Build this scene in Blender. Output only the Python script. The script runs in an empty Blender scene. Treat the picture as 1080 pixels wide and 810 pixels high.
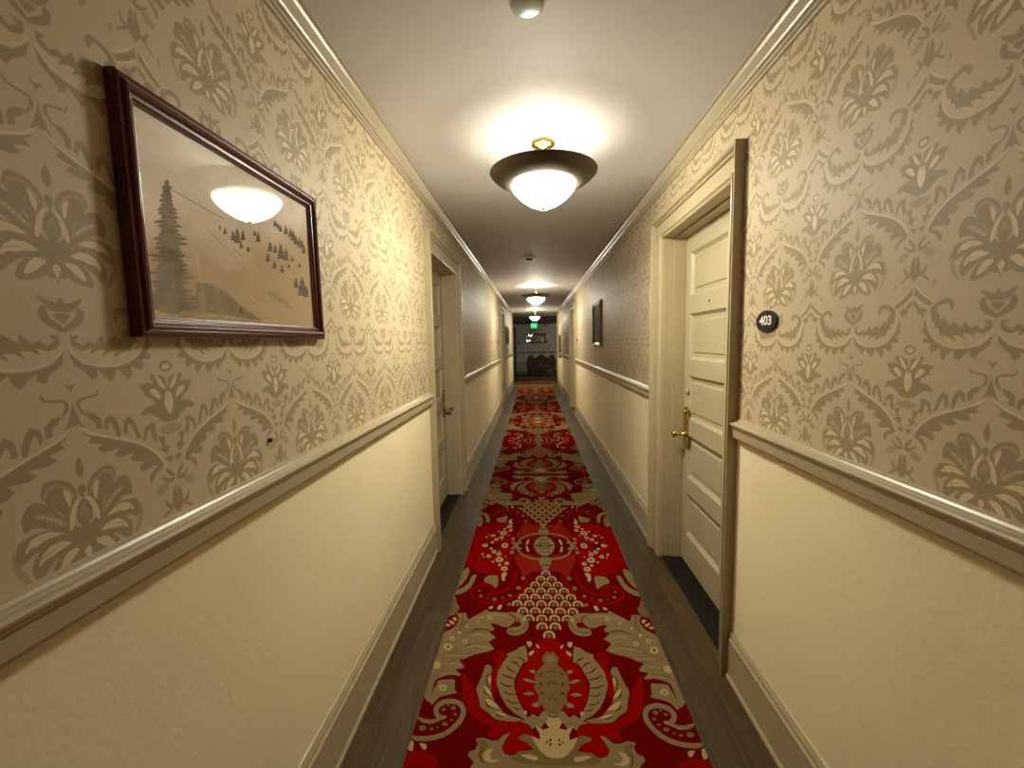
import bpy, bmesh, math, random
from mathutils import Vector, Matrix
random.seed(7)
C = bpy.context.scene.collection
PI = math.pi
WALLPAPER_SHAPES = [
('D',1,[0,13320,33,13249,65,13136,57,13025,0,12936,0,12868,0,12864,0,13315]),
('D',1,[0,12848,29,12831,70,12776,43,12696,0,12624,0,12711,0,12838]),
('D',1,[81,12694,91,12790,163,12912,277,13004,407,13037,511,13022,570,12941,590,12819,539,12757,498,12625,406,12559,333,12485,288,12345,246,12220,192,12382,135,12574,88,12634]),
('B',1,[114,12715,184,12849,311,12946,426,12976,521,12924,558,12822,535,12799,498,12864,420,12912,316,12897,216,12809,148,12665]),
('L',1,[287,12843,216,12809,173,12696,195,12536,241,12630,266,12730]),
('D',1,[521,12692,637,12779,734,12774,811,12706,857,12600,862,12491,834,12389,773,12409,676,12409,536,12318,390,12208,250,12114,245,12235,315,12402,406,12553]),
('B',1,[705,12598,560,12568,416,12465,307,12353,288,12269,429,12345,570,12473,664,12524]),
('D',1,[248,12129,438,12260,636,12328,807,12312,927,12270,973,12155,984,12050,959,11967,879,11961,791,12020,640,12060,458,12075,232,12014]),
('L',0,[339,12182,490,12268,639,12300,777,12261,870,12117,830,12097,789,12147,706,12135,602,12178,461,12172]),
('D',1,[176,12003,403,12094,611,12089,720,11999,795,11865,788,11704,726,11601,629,11688,515,11790,345,11869,159,11901]),
('L',0,[227,11984,379,12067,537,12065,662,11969,723,11833,679,11832,620,11889,530,11896,420,11936,295,11951]),
('D',1,[112,11879,288,11887,432,11822,526,11691,561,11555,493,11507,326,11536,190,11610,106,11655,85,11771]),
('L',1,[138,11850,276,11865,368,11789,441,11660,429,11602,307,11659,220,11738,162,11793]),
('D',1,[0,11899,89,11868,152,11773,149,11639,90,11589,29,11599,0,11477,0,11692]),
('L',1,[0,11860,0,11818,63,11753,29,11653,0,11566,0,11695]),
('D',1,[0,12146,87,12163,166,12232,219,12193,248,12098,193,11980,117,11881,0,11858,0,11820,0,11983]),
('L',1,[70,12637,143,12578,205,12448,243,12280,235,12169,193,12197,153,12303,128,12448,82,12554]),
('D',1,[0,12658,0,12626,85,12525,124,12384,112,12255,43,12156,0,12114,0,12401,0,12652]),
('B',1,[0,12569,0,12540,44,12446,67,12346,39,12325,0,12418,0,12491]),
('L',1,[632,12548,642,12537,658,12544,665,12562,655,12573,639,12566]),
('L',1,[576,12534,586,12523,603,12530,610,12548,600,12558,583,12552]),
('L',1,[520,12493,530,12482,547,12489,554,12507,544,12518,527,12511]),
('L',1,[465,12449,475,12438,492,12446,500,12464,489,12475,472,12468]),
('L',1,[409,12405,420,12394,437,12402,444,12420,434,12431,416,12424]),
('L',1,[356,12353,366,12342,384,12349,392,12368,381,12379,363,12372]),
('D',1,[0,12256,53,12199,55,12042,0,11929,0,11966,0,12121]),
('M',1,[194,12108,344,12150,478,12147,476,12140,342,12134,194,12101]),
('M',1,[780,11883,650,11928,466,11986,468,11993,656,11942,782,11889]),
('M',1,[433,11547,258,11604,149,11706,152,11711,265,11616,436,11553]),
('M',1,[989,12218,1037,12077,1012,11898,921,11679,793,11548,827,11682,920,11904,969,11986,989,12108]),
('D',0,[0,15966,0,15849,63,15745,184,15782,319,15853,330,15806,235,15705,148,15614,0,15617,0,15831]),
('D',1,[253,15703,336,15624,317,15489,207,15385,61,15308,0,15297,0,15354,68,15425,192,15529,214,15638]),
('D',1,[0,15590,126,15561,56,15476,0,15416,0,15401]),
('D',1,[0,15321,0,15305,0,15176,0,15035,0,14888,0,14888]),
('D',0,[74,15243,232,15252,144,15172,263,15080,367,15171,462,15114,600,15260,644,15131,839,15261,912,15176,1048,15363,1140,15290,1173,15471,1313,15462,1359,15261,1265,15089,1085,14965,894,14889,658,14864,443,14891,217,14948,74,15090]),
('D',1,[1395,15458,1342,15604,1186,15714,1025,15752,897,15725,832,15621,881,15493,929,15563,985,15641,1097,15638,1221,15573,1223,15438,1334,15387]),
('E',0,[29,15175,63,14978,246,14809,527,14729,806,14723,1034,14783,1248,14908,1388,15086,1451,15282,1446,15455,1388,15552,1357,15410,1319,15268,1265,15285,1239,15140,1167,15147,1131,15029,1048,14863,1077,14991,923,14954,736,14832,827,14982,691,14970,558,14886,628,15019,488,15000,366,14941,413,15050,251,14997,126,15049]),
('L',1,[34,15060,110,14928,263,14810,530,14733,808,14728,1034,14788,1248,14915,1384,15091,1446,15280,1435,15455,1422,15456,1419,15286,1359,15102,1227,14931,1019,14809,802,14751,535,14757,280,14831,137,14942,48,15064]),
('D',0,[35,14992,85,14781,271,14638,347,14512,453,14564,452,14679,567,14572,671,14457,760,14524,803,14673,918,14575,1014,14453,1089,14579,1072,14708,1302,14610,1342,14737,1302,14812,1504,14832,1509,14911,1421,14966,1567,15082,1496,15162,1536,15254,1463,15355,1455,15233,1385,15049,1235,14875,1020,14754,791,14700,492,14712,237,14781]),
('D',0,[1796,16071,1764,16028,1647,15903,1511,15796,1336,15684,1402,15610,1582,15708,1742,15841,1815,15904]),
('L',0,[1797,16133,1631,15956,1441,15813,1259,15708,1269,15697,1464,15790,1657,15936,1809,16124]),
('L',0,[1818,15879,1677,15766,1512,15667,1399,15585,1409,15576,1532,15647,1697,15746,1828,15871]),
('D',1,[1812,15763,1707,15688,1672,15585,1759,15621,1819,15673]),
('D',1,[1706,15583,1585,15596,1466,15546,1537,15474,1573,15379,1618,15468,1693,15459]),
('D',0,[0,14537,0,14537,0,14453,107,14488,36,14407,0,14340,0,14407]),
('D',1,[1820,14777,1731,14752,1680,14672,1733,14583,1831,14554,1833,14621,1830,14717]),
('L',1,[1818,14722,1769,14704,1743,14668,1776,14620,1828,14602]),
('D',0,[1794,14452,1671,14496,1455,14533,1453,14438,1542,14338,1382,14373,1192,14326,1285,14228,1308,14128,1437,14061,1541,13964,1416,13938,1263,13899,1184,13804,1226,13756,1366,13783,1526,13691,1623,13602,1744,13553,1833,13562,1832,14187]),
('L',1,[1558,14512,1661,14434,1749,14304,1785,14209,1695,14252,1618,14346]),
('L',1,[1417,14236,1544,14238,1632,14130,1655,14023,1525,14087,1441,14162]),
('L',1,[1792,14185,1741,14035,1730,13886,1806,13717,1833,13752,1830,14066]),
('M',1,[1833,13528,1721,13478,1568,13457,1581,13371,1734,13306,1833,13311]),
('D',1,[0,14210,0,14009,0,13812,157,13724,101,13847,42,14014,0,14184]),
('D',1,[417,14352,373,14271,206,14254,73,14198,71,14068,179,13935,202,13944,128,14081,124,14179,222,14214,405,14237,441,14347]),
('D',0,[194,13996,329,13964,434,13848,432,13675,330,13699,333,13811,230,13881]),
('D',0,[462,13670,487,13825,611,13896,694,13789,760,13606,747,13464,685,13489,637,13647,582,13765,540,13706,522,13607]),
('D',0,[802,13516,831,13721,943,13818,1042,13690,1092,13512,1150,13362,1061,13363,1003,13554,936,13679,898,13608,886,13500]),
('D',0,[1175,13281,1223,13502,1349,13600,1467,13588,1455,13429,1507,13310,1425,13215,1375,13341,1351,13487,1291,13454,1251,13311]),
('D',0,[1490,13287,1682,13291,1632,13177,1663,13082,1766,13087,1706,12989,1698,12900,1612,12972,1521,13045,1610,13073,1561,13166]),
('D',1,[1639,12856,1775,12852,1813,12810,1719,12736]),
('D',0,[62,13695,263,13593,549,13486,841,13360,1086,13247,1292,13109,1461,12945,1576,12737,1519,12679,1381,12774,1093,12723,1053,12817,1152,12909,975,12950,884,13023,969,13123,685,13114,602,13176,708,13279,419,13269,309,13330,407,13422,168,13477,238,13562]),
('L',1,[43,13794,221,13622,533,13487,825,13373,1068,13262,1272,13120,1440,12957,1573,12771,1591,12781,1479,12982,1307,13149,1100,13295,853,13410,562,13524,259,13656,64,13807]),
('D',1,[1547,12710,1386,12703,1248,12590,1259,12448,1308,12477,1370,12585,1520,12669]),
('D',1,[1808,12429,1739,12556,1638,12628,1605,12595,1678,12500,1757,12402]),
('D',0,[1810,12397,1655,12418,1495,12506,1492,12462,1629,12361,1711,12315,1813,12360]),
('M',1,[1362,12275,1566,12381,1664,12298,1551,12179,1396,12166]),
('D',1,[1812,12229,1728,12086,1703,11951,1698,11822,1787,11708,1833,11703]),
('D',0,[1711,11846,1608,11924,1555,12012,1514,11980,1578,11833,1635,11816,1493,11722,1433,11603,1533,11689,1688,11788]),
('M',1,[1307,11657,1293,11541,1356,11521,1378,11647]),
]
CARPET_SHAPES = [
('R',1,[5450,14418,4651,14513,4160,13934,5450,13790]),
('R',1,[0,20700,493,20467,821,20038,1009,19497,1066,19068,1304,18732,1495,18098,1586,17448,1594,17505,1363,16919,1178,16469,777,16298,434,16442,0,16436]),
('R',1,[2295,19867,2612,19814,2740,19455,2708,19112,2484,19033,2640,18379,2602,17770,2676,17787,2583,17327,2233,16717,1855,16248,1365,16044,1000,15945,1165,15844,1444,15900,2294,16751,2354,17485,2370,17776,2384,18544,2155,19210]),
('R',1,[4003,18408,3760,18081,3400,17534,3200,16941,2959,16420,2547,16050,2226,15910,1388,15870,997,15630,753,15244,961,14750,1295,14630,1600,14538,1804,14521,1987,14775,1893,15093,1720,15335,2167,15191,2601,15237,2422,15620,2892,15859,3396,16239,3682,16784,3879,17445]),
('R',1,[5450,30816,2234,30848,2330,29383,2390,27528,2863,26743,4392,27141,5111,27935,5450,28156]),
('S',1,[2184,29717,0,29087,0,27418,954,27189,1458,26424,1631,27394]),
('R',1,[1127,26590,1548,25039,2175,24293,2930,23893,3643,23934,4238,24337,4477,24785,4328,25237,3898,25451,3420,25252,3323,24996,3458,24718,3740,24702,3734,24596,3391,24497,3183,24941,3369,25468,3927,25704,4429,25450,4617,24795,4294,24151,3647,23718,2895,23675,2109,24087,1439,24885,1067,26539]),
('R',1,[2003,27395,2053,26074,2505,25106,3066,24687,3038,24587,2416,24906,1919,25965,1935,27383]),
('O',1,[1313,26427,1353,26275,1453,26211,1557,26272,1603,26422,1565,26575,1463,26641,1359,26578]),
('O',1,[1544,25327,1585,25173,1691,25109,1801,25170,1851,25322,1812,25478,1705,25545,1594,25482]),
('O',1,[2070,24513,2100,24395,2183,24345,2272,24392,2314,24509,2285,24629,2201,24680,2112,24632]),
('O',1,[2522,24274,2536,24216,2577,24191,2622,24214,2643,24272,2630,24331,2589,24356,2544,24332]),
('O',1,[2939,24107,2968,23979,3057,23925,3156,23976,3207,24103,3179,24232,3089,24287,2989,24235]),
('O',1,[3800,24425,3821,24313,3897,24266,3984,24310,4031,24421,4011,24534,3935,24582,3847,24536]),
('O',1,[4003,24980,4018,24898,4072,24863,4135,24896,4170,24977,4156,25060,4101,25095,4038,25062]),
('O',1,[3430,24190,3440,24138,3476,24116,3516,24136,3537,24188,3527,24240,3491,24262,3451,24241]),
('T',1,[5450,16979,5450,17345,5450,17918,5450,18708,5450,19301,5450,20210,5450,21096,5228,21311,4939,21635,4840,22299,5055,22699,4739,22788,4533,22745,4337,22219,4071,22486,3744,22784,3411,23112,3257,22912,2877,22943,2429,22857,2066,22911,1660,22848,1291,22622,1090,22151,1064,21716,1216,21273,1562,21011,1967,21002,2184,21221,2133,21535,1931,21645,1584,21652,1452,21924,1725,22083,2072,21674,2420,21667,2786,21875,3098,21890,2925,21624,2867,21362,3146,21252,2708,20787,3066,20476,2709,19967,3241,19691,3671,19548,4073,19267,4307,19158,4023,18829,4068,18647,4391,18574,4118,18326,4142,18185,4514,18253,4909,18126,5164,17928,5179,17353,5119,16853,5160,16717]),
('K',1,[5412,21360,5450,21949,5361,22369,5029,22548,4864,22186,5081,21718,5242,21311]),
('Y',1,[5450,21841,5232,21769,5250,21607,5420,21646]),
('Y',1,[5370,22153,5029,21938,5105,21772,5321,21976]),
('Y',1,[5232,22383,4978,22342,4970,22050,5148,22203]),
('O',1,[4747,20965,3960,21193,3107,21204,3111,21260,3984,21317,4764,21019]),
('O',1,[4505,20751,4073,21071,3635,21348,3648,21384,4105,21146,4520,20783]),
('K',1,[4009,21296,3580,21425,2979,21276,2977,21318,3590,21520,4021,21337]),
('O',1,[4089,19342,4642,19198,5107,18739,5083,18701,4598,19103,4075,19296]),
('O',1,[5316,18101,4970,18440,4321,18335,4322,18370,4996,18519,5337,18130]),
('O',1,[5245,19447,4535,19799,3946,20181,3184,20356,3192,20399,3975,20272,4572,19884,5262,19485]),
('O',1,[5184,19738,4375,19540,3675,19576,3679,19608,4382,19611,5186,19770]),
('K',1,[2211,22769,1888,22496,1805,22100,2049,21734,2029,21701,1745,22064,1842,22565,2200,22812]),
('O',1,[2133,21329,1768,21088,1359,21300,1122,21802,1287,22333,1353,22295,1274,21840,1448,21487,1778,21312,2115,21426]),
('O',1,[3093,22108,2515,21957,2087,21941,2087,21990,2514,22066,3093,22157]),
('O',1,[4370,22192,4611,21573,4717,21079,4681,21050,4531,21499,4333,22156]),
('O',1,[4764,22740,4697,22103,4742,21554,4679,21512,4550,22055,4698,22741]),
('O',1,[5301,22063,4918,22755,4696,21856,4693,21857,4919,22766,5304,22067]),
('K',1,[1408,22632,1626,22270,1662,21840,2071,21605,2063,21573,1628,21783,1581,22234,1390,22608]),
('Y',1,[4791,20058,4824,19880,4968,19805,5141,19873,5242,20047,5213,20228,5066,20306,4891,20235]),
('K',1,[4946,20054,4955,19995,5000,19969,5055,19992,5087,20051,5078,20111,5033,20136,4978,20113]),
('Y',1,[4779,20691,4799,20578,4889,20530,4995,20574,5057,20685,5038,20799,4948,20849,4840,20804]),
('K',1,[4874,20689,4880,20651,4908,20635,4942,20650,4962,20687,4956,20725,4928,20741,4894,20726]),
('Y',1,[4113,20481,4137,20371,4227,20323,4330,20366,4389,20475,4366,20587,4275,20636,4170,20591]),
('K',1,[4208,20479,4215,20442,4243,20426,4275,20441,4294,20477,4287,20514,4259,20530,4226,20516]),
('Y',1,[3034,22370,3062,22254,3150,22205,3248,22250,3299,22364,3272,22481,3183,22532,3084,22485]),
('K',1,[3125,22368,3133,22329,3161,22313,3192,22328,3208,22366,3200,22405,3172,22422,3141,22406]),
('Y',1,[4524,21119,4540,21035,4606,20998,4684,21031,4728,21115,4713,21200,4646,21237,4568,21204]),
('Y',1,[5110,18844,5141,18675,5285,18602,5450,18667,5450,18832,5450,19004,5392,19079,5214,19012]),
('Y',1,[4227,21650,4241,21582,4293,21552,4354,21579,4388,21647,4375,21715,4322,21745,4261,21718]),
('Y',1,[3727,22075,3740,22011,3789,21984,3844,22009,3874,22072,3861,22136,3812,22164,3756,22138]),
('T',1,[5103,17398,5056,17706,5012,17909,4696,17955,4342,17965,4263,17726,4201,17379,4302,17745,4201,17360,4075,17235,4431,17128,4809,16971,4981,16621,5092,16689,5142,17184,5142,17723]),
('Y',1,[4579,17503,4603,17372,4713,17316,4845,17366,4923,17494,4901,17627,4790,17685,4656,17633]),
('O',1,[4686,17485,4694,17436,4733,17414,4781,17433,4809,17482,4801,17531,4762,17553,4714,17533]),
('T',1,[5450,18032,5296,18124,5295,17446,5166,16852,5368,16941,5450,17479]),
('H',1,[3912,20853,3527,20959,2963,20726,2956,20777,3533,21079,3927,20906]),
('H',1,[4370,19932,3680,20102,2955,20010,2956,20060,3697,20214,4385,19980]),
('H',1,[4238,22169,3685,22369,2918,22590,2192,22527,2192,22589,2933,22729,3718,22503,4256,22228]),
('H',1,[3877,21585,3466,21623,3067,21465,3063,21501,3470,21709,3884,21623]),
('H',1,[5000,18866,4583,18932,4157,18788,4154,18830,4595,19032,5013,18910]),
('H',1,[5066,18302,4710,18331,4287,18322,4291,18353,4724,18402,5075,18334]),
('H',1,[5450,17990,5420,18366,5267,18703,5292,18728,5450,18409,5450,18003]),
('H',1,[4936,19473,4478,19418,3984,19514,3991,19549,4493,19497,4942,19509]),
('H',1,[1696,22631,1414,22339,1289,21920,1265,21935,1372,22399,1683,22667]),
('H',1,[5071,21327,5182,20930,5288,20517,5258,20491,5115,20875,5040,21303]),
('H',1,[1905,21109,1559,21098,1295,21381,1307,21409,1574,21167,1907,21141]),
('H',1,[2233,18796,2329,18236,2267,17631,2241,17632,2270,18227,2206,18786]),
('H',1,[1939,19371,1688,19575,1389,19871,1405,19905,1724,19649,1956,19404]),
('T',1,[5450,15065,5248,14937,4854,14936,4479,15015,4113,15183,3774,15532,3573,15948,3556,16344,3756,16728,4092,16899,4435,16914,4761,16756,4905,16438,4786,16076,4505,15863,4283,15976,4321,16079,4500,16090,4630,16194,4689,16369,4601,16547,4355,16661,4098,16649,3880,16550,3759,16321,3771,16050,3942,15688,4246,15369,4573,15218,4919,15146,5282,15147,5450,15160]),
('T',1,[5450,15923,5188,15732,4758,15698,4464,15916,4510,15997,4823,15888,5199,15921,5450,16006]),
('O',1,[4991,15496,5013,15412,5107,15375,5218,15406,5282,15488,5262,15573,5167,15611,5055,15579]),
('O',1,[4388,16380,4403,16326,4461,16302,4529,16323,4566,16376,4551,16430,4493,16455,4425,16434]),
('O',1,[3982,16460,4003,16390,4079,16359,4165,16385,4211,16454,4191,16525,4115,16557,4028,16530]),
('O',1,[3885,16158,3901,16109,3955,16087,4016,16105,4048,16153,4033,16203,3979,16225,3918,16206]),
('O',1,[4169,15695,4191,15624,4271,15592,4363,15619,4414,15688,4393,15761,4312,15793,4219,15766]),
('O',1,[3998,15892,4011,15852,4055,15834,4106,15849,4134,15888,4122,15929,4077,15947,4025,15932]),
('O',1,[4690,15462,4703,15416,4754,15396,4813,15413,4847,15457,4835,15503,4784,15524,4724,15506]),
('O',1,[4265,16571,4275,16535,4313,16519,4356,16533,4380,16567,4370,16603,4332,16619,4288,16606]),
('O',1,[4480,15530,4490,15498,4525,15484,4567,15496,4590,15527,4581,15559,4545,15573,4503,15561]),
('Y',1,[5076,14837,4817,14805,4772,14620,4871,14595]),
('Y',1,[5450,14928,5320,14888,5251,14522,5436,14600]),
('T',0,[3003,15090,2700,15151,2366,15021,2155,15045,1906,15299,1710,15359,1879,15035,1985,14748,1856,14520,1595,14441,1295,14630,883,14686,474,14583,223,14445,0,14373,0,13961,3049,13866,2943,14178,3176,14383,3150,14558,2945,14652,2881,14891]),
('O',1,[2896,15005,2660,15041,2481,14846,2639,14617,2781,14503,2762,14781]),
('K',1,[2625,14655,2780,14513,2726,14281,2593,14130,2575,14143,2681,14300,2730,14495,2607,14636]),
('Y',1,[2601,14508,2488,14660,2272,14694,2395,14514,2298,14303,2015,14248,2284,14156,2491,14207,2608,14346]),
('O',1,[1593,14404,1294,14613,883,14669,474,14572,273,14470,0,14364,0,14164,533,14122,1031,14158,1434,14224]),
('Y',1,[1291,14493,985,14513,669,14432,671,14299,882,14308,1136,14407]),
('T',0,[1333,15890,1057,16040,834,16256,609,16118,435,16388,206,16448,0,16322,0,15879,363,15867,551,15538,751,15668,860,15541,998,15773]),
('O',1,[1391,15166,1155,15333,875,15252,614,14844,474,14572,780,14661,989,14946,1202,15055]),
('Y',0,[0,16084,217,16109,319,15868,190,15622,442,15553,751,15742,564,15368,541,15133,886,15252,676,14842,474,14572,274,14433,0,14387]),
('K',1,[119,15122,134,15084,169,15068,202,15082,214,15119,199,15156,165,15173,131,15158]),
('K',1,[127,14938,142,14901,176,14885,208,14899,221,14935,206,14972,172,14988,139,14974]),
('K',1,[0,15267,0,15229,0,15213,0,15227,0,15264,0,15303,0,15319,0,15305]),
('K',1,[0,14796,0,14761,0,14745,0,14759,0,14794,0,14830,0,14845,0,14832]),
('K',1,[259,15025,271,14997,297,14984,323,14995,333,15023,321,15052,295,15064,269,15053]),
('K',1,[0,15034,0,15005,0,14993,0,15004,0,15032,0,15061,0,15073,0,15062]),
('K',1,[219,16183,0,16095,0,16112,0,16135,0,16146,210,16205]),
('T',1,[3013,18887,2773,18818,2681,18497,2767,18142,2683,17767,2603,17421,2681,17708,2544,17105,2254,16612,1881,16214,1507,16073,1292,16020,1388,15889,1890,15900,2344,15978,2607,16247,2970,16509,3094,16944,3280,17460,3239,17812,3272,17461,3162,17980,3082,18407]),
('K',1,[2930,17671,2744,17598,2512,17150,2795,17150,2937,17348]),
('Y',1,[2964,17639,2777,17566,2546,17119,2751,17195,2894,17394]),
('K',1,[2766,16996,2561,16965,2157,16559,2551,16493,2793,16695]),
('Y',1,[2799,16966,2594,16936,2189,16530,2508,16535,2751,16738]),
('K',1,[2342,16349,2113,16355,1770,16164,2059,16077,2292,16163]),
('Y',1,[2374,16321,2145,16327,1803,16137,2016,16118,2250,16204]),
('K',1,[2770,18387,2915,18189,2878,17830,2753,17612,2734,17626,2828,17844,2863,18167,2750,18365]),
('Y',1,[2818,18064,2719,18260,2674,17917,2725,17729]),
('T',0,[1198,20233,1468,20134,1715,19835,2088,19647,2016,19490,2225,19039,2402,18544,2447,17998,2353,17427,2391,17716,2192,17114,1923,16621,1559,16243,1157,16005,889,15903,1058,16138,1247,16501,1408,16846,1539,17205,1649,17657,1626,17721,1678,17868,1577,18250,1469,18567,1300,19045,1067,19135,1093,19671]),
('K',1,[1548,19421,1338,19261,1214,19093,1191,19119,1298,19337,1535,19460]),
('K',1,[1863,19129,1637,19015,1407,18756,1386,18785,1604,19093,1856,19169]),
('K',1,[2082,18846,1923,18599,1590,18427,1579,18463,1889,18673,2061,18874]),
('K',1,[2242,18332,1949,18139,1632,18076,1627,18113,1932,18219,2232,18367]),
('K',1,[2247,17822,1975,17615,1691,17628,1692,17664,1961,17692,2235,17854]),
('K',1,[2215,17826,2005,17630,1679,17641,1680,17672,1993,17697,2202,17852]),
('K',1,[2096,17364,1857,17179,1581,17204,1583,17234,1846,17244,2085,17391]),
('K',1,[1931,16927,1716,16736,1446,16760,1447,16788,1703,16797,1919,16951]),
('K',1,[1646,16547,1470,16431,1281,16452,1281,16480,1460,16491,1637,16572]),
('O',1,[0,19670,285,19601,397,19338,300,19003,488,18752,689,18428,750,18041,694,17673,774,17758,744,17527,567,17158,618,16867,429,16662,320,16445,0,16422]),
('K',1,[513,18269,447,18401,344,18419,344,18454,479,18466,537,18284]),
('K',1,[230,18463,0,18603,0,18635,241,18494]),
('K',1,[248,17795,0,17970,0,17998,262,17822]),
('K',1,[555,17808,459,17867,431,17713,406,17720,428,17932,566,17837]),
('K',1,[183,16922,0,17102,0,17131,195,16950]),
('K',1,[552,17596,427,17755,446,17779,571,17620]),
('K',1,[527,17220,445,17309,336,17224,319,17251,444,17383,546,17243]),
('K',1,[155,17797,0,17963,0,17996,164,17829]),
('T',1,[0,19352,0,19200,0,19135,149,19194,198,19343,139,19497,0,19564,0,19503]),
('T',1,[1289,18081,996,18088,693,17878,994,17885]),
('T',1,[1000,18595,760,18641,719,18451,880,18447]),
('T',1,[1253,17250,1015,17368,745,17263,1013,17168]),
('T',1,[863,16720,601,16846,557,16624,776,16583]),
('Y',1,[1150,20500,919,20505,873,20316,1014,20107]),
('Y',1,[690,20367,485,20120,595,20062]),
('Y',1,[1011,19744,776,19902,820,19659,978,19524]),
('Y',1,[1067,16317,1089,16250,1144,16221,1201,16247,1226,16312,1204,16379,1148,16409,1091,16383]),
('R',1,[2172,19469,2241,19253,2432,19161,2638,19243,2740,19455,2676,19676,2480,19772,2270,19685]),
('K',1,[2298,19466,2336,19354,2444,19306,2558,19349,2613,19458,2577,19571,2468,19620,2353,19576]),
('T',1,[3923,25989,3808,26592,3523,26692,3103,26699,3011,26003,3058,25278,3346,25586,3650,25786]),
('Y',1,[3328,23321,3102,23475,3124,23218,3248,23163]),
('Y',1,[2842,23171,2774,23535,2585,23538,2664,23122]),
('Y',1,[2824,27022,2499,27069,2615,26542,2587,26115,2745,26112,2849,26538]),
('O',1,[2021,23636,2062,23528,2170,23481,2283,23524,2335,23630,2296,23739,2187,23786,2073,23743]),
('T',1,[5450,24532,4991,24758,4642,25314,4454,26748,4763,26674,4824,25975,5083,25332,5450,25048]),
('T',1,[5132,27711,4985,26921,5164,25840,5431,25301,5450,25135,5450,26227,5450,27197]),
('K',1,[5391,25604,5405,25532,5450,25501,5450,25530,5450,25601,5450,25674,5450,25705,5430,25676]),
('Y',1,[5426,25604,5435,25559,5450,25539,5450,25557,5450,25602,5450,25647,5450,25667,5450,25649]),
('K',1,[5245,26260,5261,26184,5323,26152,5395,26182,5435,26257,5420,26333,5358,26366,5285,26335]),
('Y',1,[5282,26259,5291,26212,5329,26192,5374,26211,5399,26258,5389,26305,5351,26325,5307,26306]),
('K',1,[5116,26849,5132,26770,5195,26737,5269,26768,5309,26846,5294,26926,5230,26959,5156,26928]),
('Y',1,[5153,26849,5163,26799,5202,26778,5247,26798,5272,26847,5262,26896,5223,26917,5178,26898]),
('O',1,[5450,24357,5222,23708,4977,23236,5080,22714,5329,22507,5450,22622,5450,23460]),
('T',1,[346,29049,402,28451,237,27776,132,27415,0,27418,0,29055]),
('K',1,[0,28030,114,27946,158,27910,200,27945,216,28029,197,28114,153,28150,110,28115]),
('T',1,[2106,30900,1993,30250,1589,29359,959,28873,481,28782,0,28850,0,28953,474,29010,931,29096,1529,29557,1895,30379,2054,30900]),
('T',1,[753,30900,720,30445,550,29836,268,29472,0,29351,0,30900]),
('K',1,[532,30725,256,30429,0,30430,0,30477,243,30531,523,30769]),
('K',1,[538,30206,268,29848,0,29820,0,29865,252,29944,527,30246]),
('Y',1,[367,30126,386,30054,430,30024,474,30053,492,30125,473,30197,428,30227,384,30198]),
('Y',1,[134,29698,153,29628,197,29599,240,29627,257,29697,237,29767,193,29797,150,29768]),
('Y',1,[466,30597,485,30523,530,30492,574,30522,592,30596,573,30670,528,30702,483,30671]),
('Y',1,[0,30900,0,30900,0,30874,0,30900,0,30900,0,30900,0,30900,0,30900]),
('Y',1,[1355,30709,1221,30740,1101,29973,1246,29943]),
('T',1,[1866,30734,1916,30495,2052,30396,2195,30493,2264,30730,2216,30900,2078,30900,1933,30900]),
('T',1,[2215,30430,2240,30304,2312,30252,2389,30303,2426,30428,2402,30555,2329,30609,2252,30557]),
('T',1,[2176,29847,2212,29669,2315,29595,2426,29667,2480,29844,2444,30023,2340,30099,2228,30026]),
('T',1,[1667,30436,1696,30302,1773,30246,1854,30300,1892,30434,1863,30569,1785,30626,1703,30571]),
('T',1,[2113,30900,2144,30881,2232,30815,2326,30879,2371,30900,2340,30900,2252,30900,2157,30900]),
('Y',1,[2865,28786,2949,28480,3178,28403,3384,28610,3413,28951,3239,29171,2992,29096]),
('K',1,[3067,28784,3098,28676,3176,28675,3224,28782,3193,28890,3114,28891]),
('Y',1,[3755,29266,3802,29070,3946,29020,4080,29153,4103,29372,3997,29511,3841,29463]),
('K',1,[3882,29264,3900,29196,3950,29195,3981,29263,3964,29332,3914,29333]),
('Y',1,[3433,29905,3484,29701,3631,29649,3766,29788,3788,30016,3678,30161,3519,30111]),
('K',1,[3563,29904,3582,29832,3633,29832,3665,29903,3646,29975,3595,29975]),
('Y',1,[3745,30415,3779,30269,3882,30232,3978,30331,3994,30494,3918,30597,3806,30562]),
('Y',1,[4136,30900,4198,30702,4395,30631,4582,30825,4620,30900,4475,30900,4258,30900]),
('K',1,[4312,30900,4335,30886,4404,30886,4449,30900,4426,30900,4357,30900]),
('Y',1,[2669,30848,2743,30565,2942,30495,3119,30687,3142,30900,2989,30900,2777,30900]),
('K',1,[2843,30846,2871,30747,2939,30747,2979,30845,2952,30900,2884,30900]),
('Y',1,[3061,29553,3113,29353,3259,29303,3391,29439,3409,29661,3299,29803,3143,29754]),
('K',1,[3189,29552,3209,29482,3259,29481,3289,29551,3270,29621,3219,29621]),
('Y',1,[2442,28278,2496,28094,2637,28048,2760,28172,2774,28376,2665,28506,2517,28462]),
('K',1,[2565,28276,2585,28212,2633,28212,2661,28275,2641,28340,2593,28340]),
('Y',1,[2500,27582,2573,27340,2762,27278,2930,27442,2949,27712,2803,27885,2602,27826]),
('K',1,[2667,27580,2693,27495,2758,27494,2796,27578,2769,27663,2704,27664]),
('Y',1,[3462,28500,3488,28399,3564,28373,3633,28442,3644,28554,3587,28625,3506,28601]),
('Y',1,[2972,28053,3006,27927,3103,27895,3189,27980,3200,28120,3127,28208,3025,28178]),
('Y',1,[4311,29539,4335,29431,4413,29404,4487,29477,4501,29597,4444,29673,4359,29647]),
('Y',1,[4189,29123,4206,29048,4261,29029,4313,29080,4323,29163,4283,29216,4223,29198]),
('Y',1,[2676,29209,2695,29141,2745,29124,2790,29170,2795,29246,2756,29293,2703,29277]),
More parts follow.
